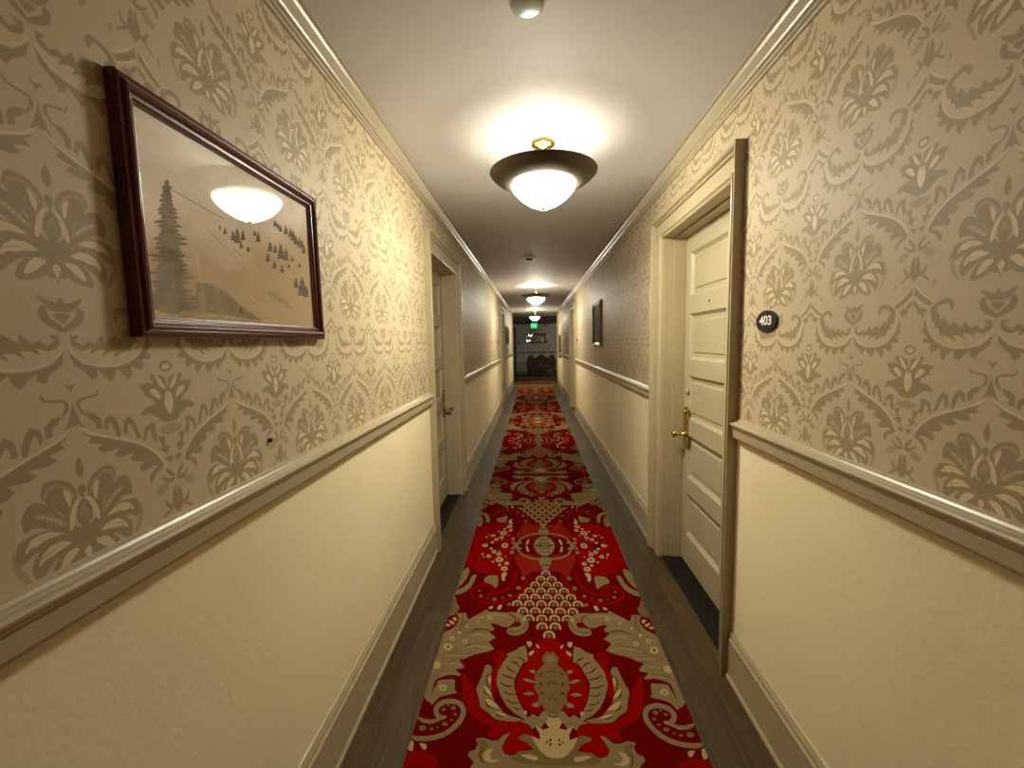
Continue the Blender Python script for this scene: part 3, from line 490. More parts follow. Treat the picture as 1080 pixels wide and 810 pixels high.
# ------------------------------------------------------------------ mesh building
class MB:
    def __init__(s): s.v = []; s.f = []; s.m = []; s.sm = []
    def add(s, vs, fs, m=0, smooth=False):
        o = len(s.v); s.v += [tuple(v) for v in vs]
        for f in fs: s.f.append(tuple(i+o for i in f)); s.m.append(m); s.sm.append(smooth)
        return s
    def box(s, x0, x1, y0, y1, z0, z1, m=0):
        return s.add([(x0,y0,z0),(x1,y0,z0),(x1,y1,z0),(x0,y1,z0),(x0,y0,z1),(x1,y0,z1),(x1,y1,z1),(x0,y1,z1)],
            [(0,3,2,1),(4,5,6,7),(0,1,5,4),(1,2,6,5),(2,3,7,6),(3,0,4,7)], m)
    def bevbox(s, x0, x1, y0, y1, z0, z1, r, m=0):
        bm = bmesh.new(); bmesh.ops.create_cube(bm, size=1)
        for v in bm.verts: v.co = Vector(((x0+x1)/2+v.co.x*(x1-x0), (y0+y1)/2+v.co.y*(y1-y0), (z0+z1)/2+v.co.z*(z1-z0)))
        bmesh.ops.bevel(bm, geom=bm.edges[:], offset=r, segments=3, profile=.5, affect='EDGES')
        bm.verts.index_update()
        s.add([v.co[:] for v in bm.verts], [[v.index for v in f.verts] for f in bm.faces], m, False); bm.free(); return s
    def lathe(s, prof, n=32, m=0, c=(0,0,0), smooth=True, axis='z'):
        vs = []; fs = []
        for r, h in prof:
            for i in range(n):
                a = 2*PI*i/n; p = (r*math.cos(a), r*math.sin(a), h)
                if axis == 'x': p = (h, r*math.cos(a), r*math.sin(a))
                if axis == 'y': p = (r*math.cos(a), h, r*math.sin(a))
                vs.append((p[0]+c[0], p[1]+c[1], p[2]+c[2]))
        for k in range(len(prof)-1):
            for i in range(n):
                j = (i+1) % n; fs.append((k*n+i, k*n+j, (k+1)*n+j, (k+1)*n+i))
        if prof[0][0] > 1e-6: fs.append(tuple(range(n))[::-1])
        if prof[-1][0] > 1e-6: fs.append(tuple(range((len(prof)-1)*n, len(prof)*n)))
        return s.add(vs, fs, m, smooth)
    def tube(s, pts, rad, n=10, m=0, caps=True):
        P = [Vector(p) for p in pts]; vs = []; fs = []
        rad = rad if isinstance(rad, (list, tuple)) else [rad]*len(P)
        up = Vector((0,0,1))
        for i, p in enumerate(P):
            t = (P[min(i+1,len(P)-1)]-P[max(i-1,0)]).normalized()
            a = t.cross(up)
            if a.length < .1: a = t.cross(Vector((0,1,0)))
            a.normalize(); b = t.cross(a).normalized()
            for k in range(n):
                q = 2*PI*k/n; vs.append(p+(a*math.cos(q)+b*math.sin(q))*rad[i])
        for i in range(len(P)-1):
            for k in range(n): fs.append((i*n+k, i*n+(k+1)%n, (i+1)*n+(k+1)%n, (i+1)*n+k))
        if caps: fs += [tuple(range(n))[::-1], tuple(range((len(P)-1)*n, len(P)*n))]
        return s.add(vs, fs, m, True)
    def prism(s, outline, a0, a1, axis='y', m=0, smooth=False):
        n = len(outline)
        def P(u, v, a): return {'y': (u, a, v), 'x': (a, u, v), 'z': (u, v, a)}[axis]
        vs = [P(u, v, a0) for u, v in outline]+[P(u, v, a1) for u, v in outline]
        fs = [tuple(range(n))[::-1], tuple(range(n, 2*n))]+[(i, (i+1) % n, n+(i+1) % n, n+i) for i in range(n)]
        return s.add(vs, fs, m, smooth)
    def build(s, name, mats, parent=None, loc=None, recalc=True, label=None, subsurf=0, autosmooth=False):
        me = bpy.data.meshes.new(name)
        me.from_pydata(s.v, [], s.f)
        for x in (mats if isinstance(mats, (list, tuple)) else [mats]): me.materials.append(x)
        me.polygons.foreach_set('material_index', s.m); me.polygons.foreach_set('use_smooth', s.sm)
        me.update()
        if recalc:
            bm = bmesh.new(); bm.from_mesh(me); bmesh.ops.recalc_face_normals(bm, faces=bm.faces[:]); bm.to_mesh(me); bm.free()
        o = bpy.data.objects.new(name, me); C.objects.link(o)
        if parent: o.parent = parent
        if loc: o.location = loc
        if label: o['label'] = label
        if subsurf:
            md = o.modifiers.new('sub', 'SUBSURF'); md.levels = subsurf; md.render_levels = subsurf
        return o
def tag(o, label=None, cat=None, group=None, kind=None):
    if label: o['label'] = label
    if cat: o['category'] = cat
    if group: o['group'] = group
    if kind: o['kind'] = kind
    return o
def empty(name, loc, label=None, cat=None, group=None, kind=None):
    o = bpy.data.objects.new(name, None); C.objects.link(o); o.location = loc; o.empty_display_size = .1
    return tag(o, label, cat, group, kind)
def copy_tree(o, parent=None):
    c = o.copy(); C.objects.link(c); c.parent = parent
    for ch in list(o.children): copy_tree(ch, c)
    return c
def text_mesh(name, body, size, mtl, parent, loc, xdir, zdir, sx=1., depth=.0012, bold=.0):
    cu = bpy.data.curves.new(name, 'FONT'); cu.body = body; cu.size = size; cu.align_x = 'CENTER'; cu.align_y = 'CENTER'; cu.extrude = depth; cu.offset = bold
    t = bpy.data.objects.new(name+'_src', cu); C.objects.link(t)
    dg = bpy.context.evaluated_depsgraph_get(); dg.update()
    me = bpy.data.meshes.new_from_object(t.evaluated_get(dg)); me.name = name
    bpy.data.objects.remove(t)
    X = Vector(xdir).normalized(); Z = Vector(zdir).normalized(); N_ = X.cross(Z)
    me.transform(Matrix(((X.x*sx, Z.x, N_.x, 0), (X.y*sx, Z.y, N_.y, 0), (X.z*sx, Z.z, N_.z, 0), (0,0,0,1))))
    me.materials.clear(); me.materials.append(mtl)
    o = bpy.data.objects.new(name, me); C.objects.link(o); o.parent = parent; o.location = loc
    return o

# pattern helpers -----------------------------------------------------------
def smooth_poly(p, k=2):
    n = len(p); r = []
    for i in range(n):
        a, b, c, d = p[i-1], p[i], p[(i+1) % n], p[(i+2) % n]
        for j in range(k):
            t = j/k; t2 = t*t; t3 = t2*t
            if b[0] == c[0] and j: r.append((b[0], b[1]+(c[1]-b[1])*t)); continue
            r.append(tuple(.5*(2*b[q]+(c[q]-a[q])*t+(2*a[q]-5*b[q]+4*c[q]-d[q])*t2+(3*b[q]-a[q]-3*c[q]+d[q])*t3) for q in (0, 1)))
    return r
def clip(p, ax, lim, keep_less):
    out = []; n = len(p)
    for i in range(n):
        a, b = p[i], p[(i+1) % n]
        ia = (a[ax] <= lim) == keep_less; ib = (b[ax] <= lim) == keep_less
        if ia: out.append(a)
        if ia != ib:
            t = (lim-a[ax])/(b[ax]-a[ax]); q = [a[0]+(b[0]-a[0])*t, a[1]+(b[1]-a[1])*t]; q[ax] = lim; out.append(tuple(q))
    return out
def clip_rect(p, u0, u1, v0, v1):
    us = [q[0] for q in p]; vs = [q[1] for q in p]
    if max(us) < u0 or min(us) > u1 or max(vs) < v0 or min(vs) > v1: return None
    if min(us) < u0: p = clip(p, 0, u0, False)
    if p and max(us) > u1: p = clip(p, 0, u1, True)
    if p and min(vs) < v0: p = clip(p, 1, v0, False)
    if p and max(vs) > v1: p = clip(p, 1, v1, True)
    return p if len(p) > 2 else None
def unpack(s): return [(s[i]/1e4, s[i+1]/1e4) for i in range(0, len(s), 2)]
def area(p): return sum(p[i-1][0]*p[i][1]-p[i][0]*p[i-1][1] for i in range(len(p)))

# ------------------------------------------------------------------ room numbers (metres, camera at x=0 y=0 z=1.5)
XR, XL, CEIL = .86, -.735, 2.54
Y0, Y1 = -4.6, 15.6          # corridor
LY = 20.4                    # far wall of the hall beyond
# door openings: (opening y0,y1, casing outer y0,y1)
DR = [(1.955, 2.96, 1.866, 3.13), (9.05, 9.97, 8.90, 10.13)]
DL = [(3.15, 4.20, 3.01, 4.34), (9.86, 10.8, 9.71, 10.95)]
DH = 2.165

# --- floor / ceiling
f = MB(); f.box(-3.0, 3.0, Y0-.1, LY+.1, -.12, 0)
tag(f.build('floor', M['floor']), kind='structure')
f = MB(); f.box(XL-.25, XR+.25, Y0-.1, Y1+.001, CEIL, CEIL+.12); f.box(-3.0, 3.0, Y1+.002, LY+.1, CEIL, CEIL+.12)
tag(f.build('ceiling', M['ceiling']), kind='structure')

# --- corridor walls with the damask paper modelled leaf by leaf in the wall mesh
PU, PV = .3665, .453
def build_wall(name, X, s, doors, ycol):
    w = MB(); T = .26
    segs = []; y = Y0
    for d in doors: segs.append((y, d[0])); y = d[1]
    segs.append((y, Y1))
    a, b = sorted((X, X+s*T))
    for y0, y1 in segs:
        w.box(a, b, y0, y1, 0, 1.11, 1); w.box(a, b, y0, y1, 1.11, CEIL, 0)
    for d in doors: w.box(a, b, d[0], d[1], DH+.02, CEIL, 0)
    shapes = [({'D':2,'M':3,'B':4,'L':5,'E':6}[c], sm, unpack(p)) for c, sm, p in WALLPAPER_SHAPES]
    rects = [(y0, y1, 1.115, 2.50) for y0, y1 in segs]+[(d[0], d[1], DH+.03, 2.50) for d in doors]
    for kc in range(-3, 44):
        yc = ycol+kc*PU
        if yc < -.9: continue
        near = yc < 3.6
        for i, (mi, sm, p0) in enumerate(shapes):
            if yc > 8 and mi in (3, 4): continue
            p = smooth_poly(p0) if (sm and near) else p0
            off = .00006+i*2e-6
            for kv in range(-2, 4):
                for sg in (-1, 1):
                    q = [(yc+sg*u, v+kv*PV) for u, v in p]
                    vmin = min(t[1] for t in q); vmax = max(t[1] for t in q)
                    if vmax < 1.12 or vmin > 2.49: continue
                    for r in rects:
                        c = clip_rect(q, *r)
                        if not c or abs(area(c)) < 1e-6: continue
                        if (area(c) > 0) != (s < 0): c = c[::-1]
                        n = len(w.v); w.v += [(X-s*off, t[0], t[1]) for t in c]
                        w.f.append(tuple(range(n, n+len(c)))); w.m.append(mi); w.sm.append(False)
    o = w.build(name, [M['paper'], M['plaster'], M['paperD'], M['paperM'], M['paperB'], M['paperL'], M['paperE']], recalc=False)
    return tag(o, kind='structure')
build_wall('wall_right', XR, 1, DR, 1.2265)
build_wall('wall_left', XL, -1, DL, .654)
w = MB(); w.box(XL-.26, XR+.26, Y0-.2, Y0, 0, CEIL); tag(w.build('wall_back', M['plaster']), kind='structure')

# --- lobby shell beyond the corridor
w = MB(); w.box(-3.0, 3.0, LY, LY+.15, 1.02, CEIL, 0); w.box(-3.0, 3.0, LY, LY+.15, 0, 1.02, 1)
tag(w.build('wall_far', [M['lobbywall'], M['lobbylow']]), kind='structure')
w = MB(); w.box(-3.0, XL-.26, Y1-.15, Y1, 0, CEIL); w.box(-3.15, -3.0, Y1, LY, 0, CEIL)
tag(w.build('wall_far_left', M['lobbywall']), kind='structure')
w = MB(); w.box(XR+.26, 3.0, Y1-.15, Y1, 0, CEIL); w.box(3.0, 3.15, Y1, LY, 0, CEIL)
tag(w.build('wall_far_right', M['lobbywall']), kind='structure')
w = MB(); w.box(-3.0, 3.0, 17.75, LY-.001, 2.34, CEIL-.001)
tag(w.build('trim_8', M['soffit']), kind='structure')
w = MB(); w.prism([(LY, 1.0), (LY-.012, 1.0), (LY-.03, 1.02), (LY-.03, 1.055), (LY, 1.06)], -.82, 3.0, 'x'); tag(w.build('trim_7', M['lobbyrail']), kind='structure')
w = MB(); w.prism([(LY, 0), (LY-.02, 0), (LY-.02, .13), (LY, .15)], -.82, 3.0, 'x'); tag(w.build('baseboard_far', M['lobbyrail']), kind='structure')
# dark door on the far wall
d = empty('door_5', (-1.35, LY, 0), kind='structure')
w = MB(); w.box(-.5, .5, -.05, -.001, .01, 2.1)
for x0, x1 in ((-.38, -.05), (.05, .38)):
    for z0, z1 in ((.2, .85), (1.0, 1.9)): w.bevbox(x0, x1, -.062, -.045, z0, z1, .006)
w.build('leaf', M['lobbydark'], d)
w = MB(); w.box(-.58, -.5, -.07, -.001, 0, 2.25); w.box(.5, .56, -.07, -.001, 0, 2.25); w.box(-.5, .5, -.07, -.001, 2.1, 2.25)
w.build('casing', M['lobbydark'], d)
w = MB(); w.lathe([(0,-.13),(.02,-.125),(.028,-.105),(.02,-.09),(.01,-.08),(.01,-.05)], 14, c=(.42,0,1.0), axis='y'); w.build('knob', M['brassdark'], d)

# --- mouldings: profile (a = out from wall, h) swept along y, interrupted by the doors
def moulding(name, X, s, prof, segs, m, kind='structure'):
    w = MB()
    for y0, y1 in segs:
        w.prism([(X-s*a, h) for a, h in prof], y0, y1, 'y')
    return tag(w.build(name, m), kind=kind)
def gaps(doors, a0=Y0, a1=Y1-.14):
    r = []; y = a0
    for d in doors: r.append((y, d[2]+.012)); y = d[3]-.012
    r.append((y, a1)); return r
RAIL = [(0,1.076),(.014,1.076),(.020,1.080),(.024,1.088),(.025,1.122),(.029,1.126),(.031,1.132),(.035,1.137),(.036,1.142),(.033,1.147),(.026,1.149),(.022,1.148),(.018,1.151),(.012,1.153),(.008,1.158),(.006,1.163),(0,1.165)]
BASE = [(0,0),(.024,0),(.024,.010),(.017,.022),(.016,.165),(.018,.172),(.018,.182),(.013,.188),(.011,.196),(.013,.203),(.009,.212),(.005,.222),(0,.224)]
CROWN = [(0,2.455),(.010,2.455),(.012,2.462),(.006,2.465),(.006,2.469),(.015,2.472),(.016,2.478),(.009,2.481),(.009,2.487),(.020,2.490),(.024,2.496),(.034,2.504),(.045,2.513),(.050,2.520),(.050,2.525),(.043,2.528),(.043,2.532),(.056,2.535),(.056,2.5399),(0,2.5399)]
moulding('trim_1', XL, -1, RAIL, gaps(DL), M['trim']); moulding('trim_2', XR, 1, RAIL, gaps(DR), M['trim'])
moulding('trim_3', XL, -1, CROWN, [(Y0, Y1)], M['crown']); moulding('trim_4', XR, 1, CROWN, [(Y0, Y1)], M['crown'])
moulding('baseboard_left', XL, -1, BASE, gaps(DL), M['trim']); moulding('baseboard_right', XR, 1, BASE, gaps(DR), M['trim'])
# pale boards that finish the corridor's far corners
for i, (X, s) in enumerate(((XL, -1), (XR, 1))):
    w = MB(); a, b = sorted((X-s*.022, X+s*.12)); w.bevbox(a, b, Y1-.13, Y1+.02, 0, CEIL-.08, .004)
    tag(w.build('trim_%d' % (5+i), M['crown']), kind='structure')

# --- panelled doors
def door(n, X, s, d, knob_far=True, leafdepth=.14, stop=0.):
    y0, y1, o0, o1 = d; root = empty('door_%d' % n, (X, (y0+y1)/2, 0), kind='structure'); oy = (y0+y1)/2
    P = lambda a, y, h: (s*a, y-oy, h)      # a: depth into the wall
    # casing, mitred, stepped profile; t 0 at the opening .. 1 at the outer edge
    prof = [(0,.0),(0,-.010),(.03,-.015),(.06,-.017),(.09,-.015),(.10,-.011),(.12,-.011),(.14,-.019),(.18,-.023),(.22,-.022),(.24,-.015),(.70,-.016),(.715,-.012),(.73,-.012),(.745,-.024),(.78,-.028),(.82,-.027),(.84,-.023),(.86,-.036),(.90,-.042),(.94,-.043),(1,-.043),(1,0)]
    hh = 2.293-DH
    w = MB(); rows = []
    for t, a in prof:
        ya = y0+(o0-y0)*t; yb = y1+(o1-y1)*t; h = DH-.008+(hh+.008)*t
        rows.append([P(a, ya, 0), P(a, ya, h), P(a, yb, h), P(a, yb, 0)])
    for i in range(len(rows)-1):
        for j in range(3): w.add([rows[i][j], rows[i][j+1], rows[i+1][j+1], rows[i+1][j]], [(0,1,2,3)])
    w.add([r[0] for r in rows], [tuple(range(len(rows)))]); w.add([r[3] for r in rows], [tuple(range(len(rows)))])
    bmo = w.build('casing', M['trim'], root)
    # jamb lining
    D = .24
    w = MB()
    def bx(a0, a1, ya, yb, h0, h1, m=0):
        xa, xb = sorted((s*a0, s*a1)); w.box(xa, xb, ya-oy, yb-oy, h0, h1, m)
    bx(.001, D, y0+.0005, y0+.006, 0, DH); bx(.001, D, y1-.006, y1-.0005, 0, DH); bx(.001, D, y0+.006, y1-.006, DH-.006, DH+.015)
    ly0, ly1 = y0+.008, y1-.008
    if stop: bx(leafdepth-.045, D, y0+.006, y0+stop, 0, DH-.006); ly0 = y0+stop+.003
    bx(.066, leafdepth-.002, y1-.016, y1-.006, 0, DH-.006); bx(.066, leafdepth-.002, ly0, y1-.016, DH-.014, DH-.006)
    w.build('jamb', M['trim'], root)
    # leaf with five horizontal panels
    h0, h1 = .012, DH-.009
    py0, py1 = (2.335, 2.868) if n == 1 else (ly0+.115, ly1-.10)
    pans = [(1.773,2.045),(1.372,1.662),(.985,1.268),(.598,.878),(.208,.490)]
    w = MB(); A = leafdepth; Tk = .04
    def q(a, ya, yb, ha, hb): w.add([P(a,ya,ha),P(a,yb,ha),P(a,yb,hb),P(a,ya,hb)], [(0,1,2,3)])
    q(A, ly0, py0, h0, h1); q(A, py1, ly1, h0, h1)
    hs = [h1]+[v for p in pans for v in (p[1], p[0])]+[h0]
    for i in range(0, len(hs), 2): q(A, py0, py1, hs[i+1], hs[i])
    for pa, pb in pans:
        def ring(a, i): return [P(a,py0+i,pa+i), P(a,py1-i,pa+i), P(a,py1-i,pb-i), P(a,py0+i,pb-i)]
        R_ = [ring(A,0), ring(A+.003,.001), ring(A+.020,.018), ring(A+.021,.040), ring(A+.014,.048), ring(A+.014,.050)]
        for a, b in zip(R_, R_[1:]):
            for k in range(4): w.add([a[k], a[(k+1)%4], b[(k+1)%4], b[k]], [(0,1,2,3)])
        w.add(R_[-1], [(0,1,2,3)])
    q(A+Tk, ly0, ly1, h0, h1)
    for a, b in (((ly0,h0),(ly1,h0)),((ly1,h0),(ly1,h1)),((ly1,h1),(ly0,h1)),((ly0,h1),(ly0,h0))):
        w.add([P(A,*a),P(A,*b),P(A+Tk,*b),P(A+Tk,*a)], [(0,1,2,3)])
    lf = w.build('leaf', M['door'], root)
    w = MB()
    xa, xb = sorted((s*.012, s*D)); w.prism([(xa, 0.0005),(xb, .0005),(xb,.008),(xa,.008)], y0+.007-oy, y1-.007-oy, 'y')
    w.build('threshold', M['threshold'], root)
    # lock plate, knob, deadbolt, peephole
    ky = (ly1-.078) if knob_far else ly0+.078
    lp = MB(); xa, xb = sorted((s*(A-.012), s*(A-.0005)))
    out = [(ky-oy+.034*math.sin(t), .930+(.100 if math.cos(t)>=0 else -.100)+.034*math.cos(t)) for t in [i*PI/12 for i in range(24)]]
    lp.prism(out, xa, xb, 'x'); lp.lathe([(0,-.012),(.012,-.010),(.017,-.004),(.019,0)], 16, c=(s*(A-.012),ky-oy,1.030), axis='x') if s>0 else lp.lathe([(0,.012),(.012,.010),(.017,.004),(.019,0)], 16, c=(s*(A-.012),ky-oy,1.030), axis='x')
    pl = lp.build('lock_plate', M['brass'], root)
    k = MB(); pr = [(.026,0),(.024,-.006),(.011,-.010),(.010,-.046),(.012,-.054),(.019,-.060),(.023,-.068),(.022,-.077),(.015,-.083),(.007,-.086),(0,-.086)]
    k.lathe([(r, h*s) for r, h in pr], 20, c=(s*(A-.012), ky-oy, .882), axis='x'); k.build('knob', M['brass'], root)
    k = MB(); pr = [(.021,0),(.021,-.004),(.017,-.009),(0,-.010)]
    k.lathe([(r, h*s) for r, h in pr], 18, c=(s*(A-.0005), ky-oy, 1.163), axis='x'); k.build('deadbolt', M['trim'], root)
    if n == 1:
        k = MB(); k.lathe([(r, h*s) for r, h in ((.008,0),(.008,-.003),(.004,-.004),(0,-.003))], 14, c=(s*(A-.0005), 2.555-oy, 1.717), axis='x'); k.build('peephole', M['darkhole'], root)
    return root
door(1, XR, 1, DR[0], stop=.195)
door(2, XL, -1, DL[0], leafdepth=.135)
door(3, XR, 1, DR[1]); door(4, XL, -1, DL[1])

# --- number signs
def sign(X, s, y, h, label, digits=None, ry=.0715, rz=.040):
    r = empty('number_sign', (X, y, h), label, 'sign', 'oval room number signs')
    w = MB(); n = 40
    rings = []
    for a, k in ((0,1),(.005,1),(.0065,.97)):
        rings.append([(-s*(a+.0012), ry*k*math.cos(2*PI*i/n), rz*k*math.sin(2*PI*i/n)) for i in range(n)])
    vs = [v for r_ in rings for v in r_]; fs = [tuple(range(n))[::-1], tuple(range(2*n,3*n))]
    for k in range(2):
        for i in range(n): fs.append((k*n+i, k*n+(i+1)%n, (k+1)*n+(i+1)%n, (k+1)*n+i))
    w.add(vs, fs); w.build('plate', M['black'], r)
    if digits:
        text_mesh('digits', digits, .046, M['numwhite'], r, (-s*.0078, 0, .001), (0,-s,0), (0,0,1), sx=1.22, depth=.0006, bold=.0011)
    return r
sign(XR, 1, 1.658, 1.561, 'black oval room sign reading 403 on the papered wall beside the nearest right-hand door', '403')
sign(XR, 1, 8.62, 1.53, 'tiny dark room sign beside the far right-hand door', None, .06, .038)
sign(XL, -1, 8.95, 1.53, 'tiny dark room sign beside the far left-hand door', None, .06, .038)
w = MB(); w.lathe([(.006,0),(.0065,.004),(.004,.007),(0,.0075)], 12, axis='x')
tag(w.build('wall_screw', M['darkhole'], loc=(XL+.001, 1.156, 1.244)), 'small dark screw head in the left wallpaper just above the chair rail', 'screw')

# --- framed pictures on the side walls
def frame_mesh(w, L, H, fw, prof, s, back=0.):
    """rectangular mitred frame in the y-z plane, centre at 0; prof: (t 0 outer..1 inner, a out from wall)"""
    rows = []
    for t, a in prof:
        i = fw*t; rows.append([(-s*(back+a), -L/2+i, -H/2+i), (-s*(back+a), L/2-i, -H/2+i), (-s*(back+a), L/2-i, H/2-i), (-s*(back+a), -L/2+i, H/2-i)])
    for a, b in zip(rows, rows[1:]):
        for k in range(4): w.add([a[k], a[(k+1)%4], b[(k+1)%4], b[k]], [(0,1,2,3)])
FPROF = [(0,0),(0,.017),(.05,.021),(.14,.0225),(.20,.0195),(.26,.0195),(.34,.025),(.46,.027),(.58,.024),(.68,.017),(.74,.0165),(.78,.0185),(.84,.018),(.90,.012),(1,.010),(1,.002),(0,0)]
def picture(name, X, s, y, h, L, H, fw, label, fmat, art, cat='picture', shapes=None, tilt=0., yaw=0., group=None):
    r = empty(name, (X-s*.0015, y, h), label, cat, group)
    r.rotation_euler = (0, tilt, yaw)
    w = MB(); frame_mesh(w, L, H, fw, FPROF, s); w.build('frame', fmat, r, recalc=True)
    w = MB(); a, b = sorted((-s*.001, -s*.0065)); w.box(a, b, -L/2+fw*.9, L/2-fw*.9, -H/2+fw*.9, H/2-fw*.9, 0)
    mats = [art]
    if shapes:
        names = ['hill','hill2','shade','light','fir','tree']; mats += [M['art_'+k] for k in names]
        for i, (c, sm, p) in enumerate(shapes):
            q = clip_rect([(u-y, v-h) for u, v in unpack(p)], -L/2+fw*.95, L/2-fw*.95, -H/2+fw*.95, H/2-fw*.95)
            if q: w.add([(-s*(.0067+i*2e-5), u, v) for u, v in q], [tuple(range(len(q)))], 1+names.index(c))
    w.build('print', mats, r, recalc=False)
    w = MB(); a, b = sorted((-s*.0088, -s*.0090)); w.add([(-s*.0092, -L/2+fw*.93, -H/2+fw*.93), (-s*.0092, L/2-fw*.93, -H/2+fw*.93), (-s*.0092, L/2-fw*.93, H/2-fw*.93), (-s*.0092, -L/2+fw*.93, H/2-fw*.93)], [(0,1,2,3) if s < 0 else (3,2,1,0)])
    w.build('glass', M['glass'], r, recalc=False)
    return r
picture('framed_picture', XL, -1, 1.116, 1.756, .70, .465, .040, 'large mahogany-framed sepia photograph of a fir tree on a slope, nearest left', M['mahog'], M['art_sky_glare'], shapes=ART_SHAPES, tilt=-.008, yaw=0)
picture('framed_picture', XR, 1, 5.88, 1.725, .70, .585, .045, 'brown-framed picture with a bright glass reflection, on the right wall past the 403 door', M['walnut'], M['art_dark'], tilt=-.004)
picture('framed_picture', XL, -1, 12.35, 1.70, 1.2, .50, .05, 'dark-framed picture on the left wall near the corridor end', M['mahogin'], M['art_dark'])
picture('framed_picture', XR, 1, 14.1, 1.36, .9, .72, .08, 'plain brown framed panel low on the right wall at the corridor end', M['walnut'], M['art_dark'])
r = empty('framed_picture', (.14, LY-.010, 1.68), 'wide dark-framed print with pale mount above the settee on the far wall', 'picture')
r.rotation_euler = (-.026, 0, .020)
# far picture faces the corridor (built in the x-z plane)
def faceY(w):
    w.v = [(v[1], -abs(v[0]), v[2]) for v in w.v]; return w
w = MB(); frame_mesh(w, 1.02, .45, .055, FPROF, 1); faceY(w).build('frame', M['mahogin'], r)
w = MB(); w.box(-.46, .46, -.006, -.001, -.18, .18); w.build('print', M['art_grey'], r)
w = MB(); w.add([(-.46,-.0092,-.18),(.46,-.0092,-.18),(.46,-.0092,.18),(-.46,-.0092,.18)], [(0,1,2,3)]); w.build('glass', M['glass'], r, recalc=False)
w = MB(); w.bevbox(-.04, .04, -.03, .001, -.055, .055, .006)
t = w.build('thermostat', M['black'], loc=(-.67, LY, 1.476)); tag(t, 'small dark wall control left of the far print, above the rail', 'thermostat')

# --- ceiling lamps
def lamp():
    r = empty('ceiling_lamp', (.065, 2.36, CEIL), 'nearest and largest flush ceiling lamp with dark dish and glowing glass bowl', 'ceiling lamp', 'dish ceiling lamps along the corridor')
    w = MB(); w.lathe([(.100,-.0005),(.100,-.006),(.090,-.012),(.084,-.012),(.080,-.017),(0,-.017)], 8, smooth=False); w.build('medallion', M['whiteplastic'], r)
    w = MB(); w.lathe([(.020,-.017),(.060,-.019),(.064,-.026),(.058,-.034),(.040,-.040),(.018,-.046),(.010,-.058),(.0085,-.200),(0,-.201)], 32)
    for i in range(3):
        a = i*2*PI/3+.5; w.tube([(.008*math.cos(a),.008*math.sin(a),-.165),(.045*math.cos(a),.045*math.sin(a),-.178)], [.012,.017], 12)
    w.build('stem', M['brass'], r)
    for i in range(3):
        a = i*2*PI/3+.5; w = MB(); w.tube([(q*math.cos(a), q*math.sin(a), z) for q, z in ((.046,-.178),(.054,-.181),(.070,-.186),(.088,-.192),(.100,-.196),(.106,-.198))], [.011,.014,.022,.025,.019,.006], 14); w.build('bulb', M['bulb'], r)
    w = MB(); w.lathe([(.155,-.236),(.160,-.238),(.200,-.226),(.240,-.205),(.265,-.184),(.276,-.172),(.278,-.166),(.275,-.164),(.270,-.167),(.255,-.180),(.230,-.200),(.190,-.220),(.158,-.229),(.155,-.236)], 64)
    w.f = w.f[:-2]; w.m = w.m[:-2]; w.sm = w.sm[:-2]
    w.lathe([(0,-.2295),(.1545,-.2295),(.1545,-.2335),(0,-.2335)], 48)  # inner disc added to block the bowl's glow from the ceiling
    w.build('dish', M['bronze'], r, recalc=True)
    w = MB(); w.lathe([(.156,-.228),(.163,-.240),(.158,-.252),(.140,-.274),(.112,-.300),(.075,-.326),(.035,-.343),(0,-.346)], 56)
    w.f = [f_ for f_ in w.f if len(f_) == 4]; w.m = w.m[:len(w.f)]; w.sm = w.sm[:len(w.f)]
    w.build('glass_bowl', M['bowl'], r)
    w = MB(); w.lathe([(0,-.368),(.005,-.363),(.006,-.357),(.004,-.353),(.012,-.349),(.014,-.344),(.006,-.341),(.003,-.19),(0,-.19)], 16); w.build('finial', M['darkhole'], r)
    return r
l1 = lamp()
for y, lab in ((8.2, 'second ceiling lamp down the corridor with dark dish and glowing bowl'), (14.2, 'farthest lit ceiling lamp, just in front of the green exit sign')):
    c = copy_tree(l1); c.location = (.065, y, CEIL); c['label'] = lab


# --- ceiling devices
w = MB(); w.lathe([(.056,-.0005),(.056,-.010),(.052,-.016),(.046,-.018)], 40); s_ = w.build('smoke_detector', M['whiteplastic'], loc=(-.0036, 1.434, CEIL))
w2 = MB(); w2.lathe([(.051,-.015),(.050,-.021),(.040,-.024),(0,-.025)], 32); w2.build('cover', M['greyplastic'], s_)
tag(s_, 'round grey-faced smoke detector on the ceiling at the top edge of the view', 'smoke detector', 'round ceiling detectors')
w = MB(); w.lathe([(.085,-.0005),(.085,-.006),(.072,-.014),(.046,-.016)], 32); s_ = w.build('smoke_detector', M['whiteplastic'], loc=(-.036, 5.5, CEIL))
w2 = MB(); w2.lathe([(.045,-.015),(.040,-.030),(.022,-.036),(0,-.036)], 24); w2.build('cover', M['darkhole'], s_)
tag(s_, 'white ceiling detector with a dark centre between the first and second lamps', 'smoke detector', 'round ceiling detectors')
r = empty('exit_sign', (.04, 17.70, 2.165), 'small green lit exit sign hanging before the dark beam at the corridor end', 'sign')
w = MB(); w.bevbox(-.14, .14, -.02, .02, -.115, .115, .008); w.build('housing', M['exitbox'], r)
w = MB(); w.box(-.128, .128, -.0235, -.0205, -.103, .103); w.build('lit_panel', M['exit'], r)
text_mesh('lettering', 'EXIT', .125, M['exitletter'], r, (0, -.0245, 0), (1,0,0), (0,0,1), sx=.95, depth=.0008, bold=.002)
w = MB(); w.tube([(0,0,.115),(0,0,.3744)], .010); w.lathe([(.03,.3738),(.03,.366),(0,.366)], 16); w.build('bracket', M['exitbox'], r)
r = empty('ceiling_fixture', (.56, 19.3, 2.34), 'small unlit reddish glass fixture under the dark beam, right of the exit sign', 'ceiling fixture')
